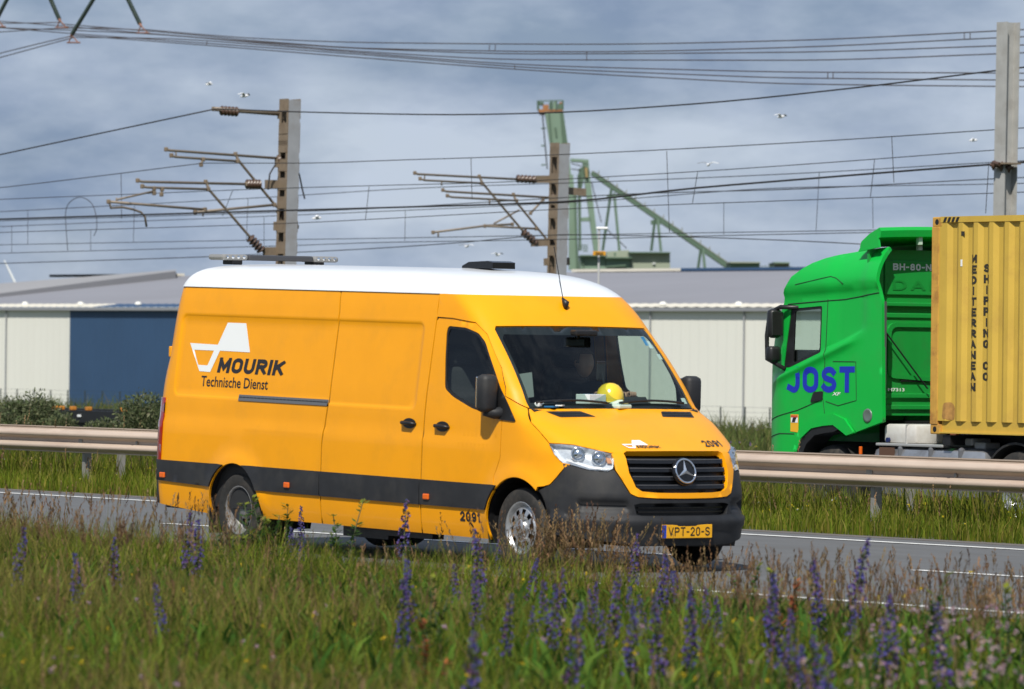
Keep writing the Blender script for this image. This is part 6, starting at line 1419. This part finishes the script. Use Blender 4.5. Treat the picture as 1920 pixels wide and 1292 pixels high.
for x, y in ((935, 1010), (765, 1045), (772, 1080), (985, 1040), (1050, 1062), (1035, 1090), (1155, 1062), (1185, 996), (1230, 1028), (1270, 1062), (1310, 1085), (1250, 1110), (1240, 1060), (565, 985), (553, 1000), (620, 950), (205, 1010), (140, 1040), (310, 1098), (875, 1055), (1490, 1090), (1540, 1180), (1530, 1195), (1555, 1200), (1120, 1140), (945, 1110), (1105, 1085), (1135, 1098), (1200, 1090), (1212, 1110), (1290, 1100), (1320, 1095), (900, 1070), (925, 1085), (1010, 1085), (1075, 1120), (1365, 1110), (1160, 1125), (985, 1130), (1500, 1130), (1590, 1120), (1640, 1140)):
    plant(x, y, random.uniform(.46, .76), BLAB, BG_, random.choice(BUG), 'bugloss_plant', 'flower')
# ---- leafy green weeds
def weed_mesh(seed, red=False):
    rg = random.Random(seed+50); mb = MB(); V = []; F = []; C = []
    for k in range(4):
        a = rg.uniform(0, 6.28); P = [Vector((math.cos(a)*.10*t*t+.02*math.cos(a), math.sin(a)*.10*t*t+.02*math.sin(a), (.78-.12*k)*t)) for t in np.linspace(0, 1, 6)]; mb.tube(P, [.006, .0055, .005, .005, .004, .003], 5)
        for i in range(60):
            t = rg.uniform(.2, 1) ** .8; j = min(int(t*5), 4); c = P[j].lerp(P[j+1], t*5-j); b_ = rg.uniform(0, 6.28); d = Vector((math.cos(b_), math.sin(b_), rg.uniform(.1, .7))).normalized(); s = d.cross(Vector((0, 0, 1))).normalized(); l = rg.uniform(.035, .075); w = l*.24; n = len(V)
            V += [c, c+d*l*.55+s*w, c+d*l, c+d*l*.55-s*w]; g_ = rg.uniform(.75, 1.25); top = t > .93
            C += [((.17*g_, .19*g_, .03) if top else (.060*g_, .125*g_, .028*g_)) if not red else (.30*g_, .10*g_, .04)]*4; F.append((n, n+1, n+2, n+3))
    me = bpy.data.meshes.new('stems'); me.from_pydata(mb.V, [], mb.F); me.update(); me.materials.append(STEMM)
    return {'stems': me, 'leaves': colmesh('leaves', V, F, C)}
WD = [weed_mesh(i) for i in range(3)]; DOCK = weed_mesh(9, True)
for x, y, h_, lab in ((505, 935, .78, 'tallest bushy green weed in front of the van rear wheel'), (478, 945, .72, 'leafy green weed hiding the left of the van rear wheel'), (538, 950, .70, 'leafy green weed right of the van rear wheel'), (640, 940, .76, 'single pale green weed stem against the yellow sill'), (440, 985, .62, 'low leafy weed under the van rear wheel'), (795, 1080, .62, 'bright green weed clump left of the thick blue spike'), (835, 1110, .60, 'bright green weed clump below the van sill, near centre'), (1400, 1045, .55, 'small green weed right of the van bumper by the road'), (1480, 1055, .55, 'green weed beside the reddish dock stalk'), (1730, 1060, .70, 'tall dark green weed rising over the asphalt at right'), (1895, 1085, .70, 'thistly dark weed at the right edge of the meadow')):
    plant(x, y, h_, lab, 'leafy weeds in the meadow', random.choice(WD), 'leafy_weed', 'weed')
for x, y, lab in ((1482, 1078, 'reddish dock stalk standing right of the van'), (792, 1160, 'reddish dock stalk left of the large blurred blue spike')): plant(x, y, .58, lab, 'dock stalks', DOCK, 'dock_plant', 'weed')

# ---- bushes behind the rail at left
BK = mat('bush_bark', (.07, .055, .04), .9, 0, .2, 10)
def bush(name, px, ptop, wpx, Y, label, seed, n=5200):
    rg = np.random.default_rng(seed); t = at(px, ptop, Y); zb = gz(Y); H = t.z-zb; s = FPX/((t-CAM).dot(FV)); R = wpx/s/2; e = empty(name, (t.x, Y, zb), label, 'bush', 'bushes behind the guard rail')
    mb = MB()
    lobes = []
    for k in range(16):
        a = rg.uniform(0, 6.28); rr = R*math.sqrt(rg.uniform(.02, .8)); hz = H*(.35+.5*rg.uniform(0, 1)*(1-.55*(rr/R)**2)); c = Vector((t.x+math.cos(a)*rr, Y+math.sin(a)*rr*.8, zb+hz)); lobes.append((c, rg.uniform(.16, .30)*H))
        mb.tube([Vector((t.x, Y, zb)), Vector((t.x, Y, zb)).lerp(c, .5)+Vector((0, 0, H*.1)), c], [.03, .02, .008], 5)
    lobes.append((Vector((t.x, Y, zb+H*.80)), H*.20))
    mb.build('trunk', BK, e)
    i = rg.integers(0, len(lobes), n); c0 = np.array([tuple(l[0]) for l in lobes])[i]; r0 = np.array([l[1] for l in lobes])[i]; v = rg.normal(0, 1, (n, 3)); v /= np.linalg.norm(v, axis=1, keepdims=True); c = c0+v*(r0*rg.uniform(.35, 1.08, n))[:, None]*np.array([1, 1, .9])
    d = v*.6+rg.normal(0, .6, (n, 3))+np.array([0, 0, .35]); d /= np.linalg.norm(d, axis=1, keepdims=True); s_ = np.cross(d, rg.normal(0, 1, (n, 3))); s_ /= np.linalg.norm(s_, axis=1, keepdims=True); l = rg.uniform(.05, .10, (n, 1)); w = l*.22
    V = np.stack([c, c+d*l*.5+s_*w, c+d*l, c+d*l*.5-s_*w], 1).reshape(-1, 3); C = np.repeat(pick(n, [(.11, .135, .062), (.15, .17, .088), (.08, .10, .048), (.20, .21, .125)], [.4, .3, .2, .1]), 4, 0)
    np_mesh('crown', V, [(np.arange(n)*4)[:, None]+np.arange(4)], C, None, e)
bush('bush', 25, 742, 120, 27, 'grey-green bush at the left edge behind the guard rail', 1); bush('bush', 70, 730, 95, 27.5, 'taller grey-green bush with rounded top beside the leftmost bush', 2); bush('bush', 268, 727, 100, 26, 'grey-green bush right beside the van rear corner', 3); bush('bush', 118, 768, 80, 26.5, 'low bush in front of the flat wagon end', 4, 3000); bush('bush', 195, 782, 110, 24.5, 'lowest spreading bush between the wagon and the guard rail', 5, 3000); bush('bush', 320, 735, 90, 27, 'bush half hidden behind the van rear door', 6)
bush('bush', -40, 735, 110, 27, 'bush cut off by the left edge of the view', 7, 3500)
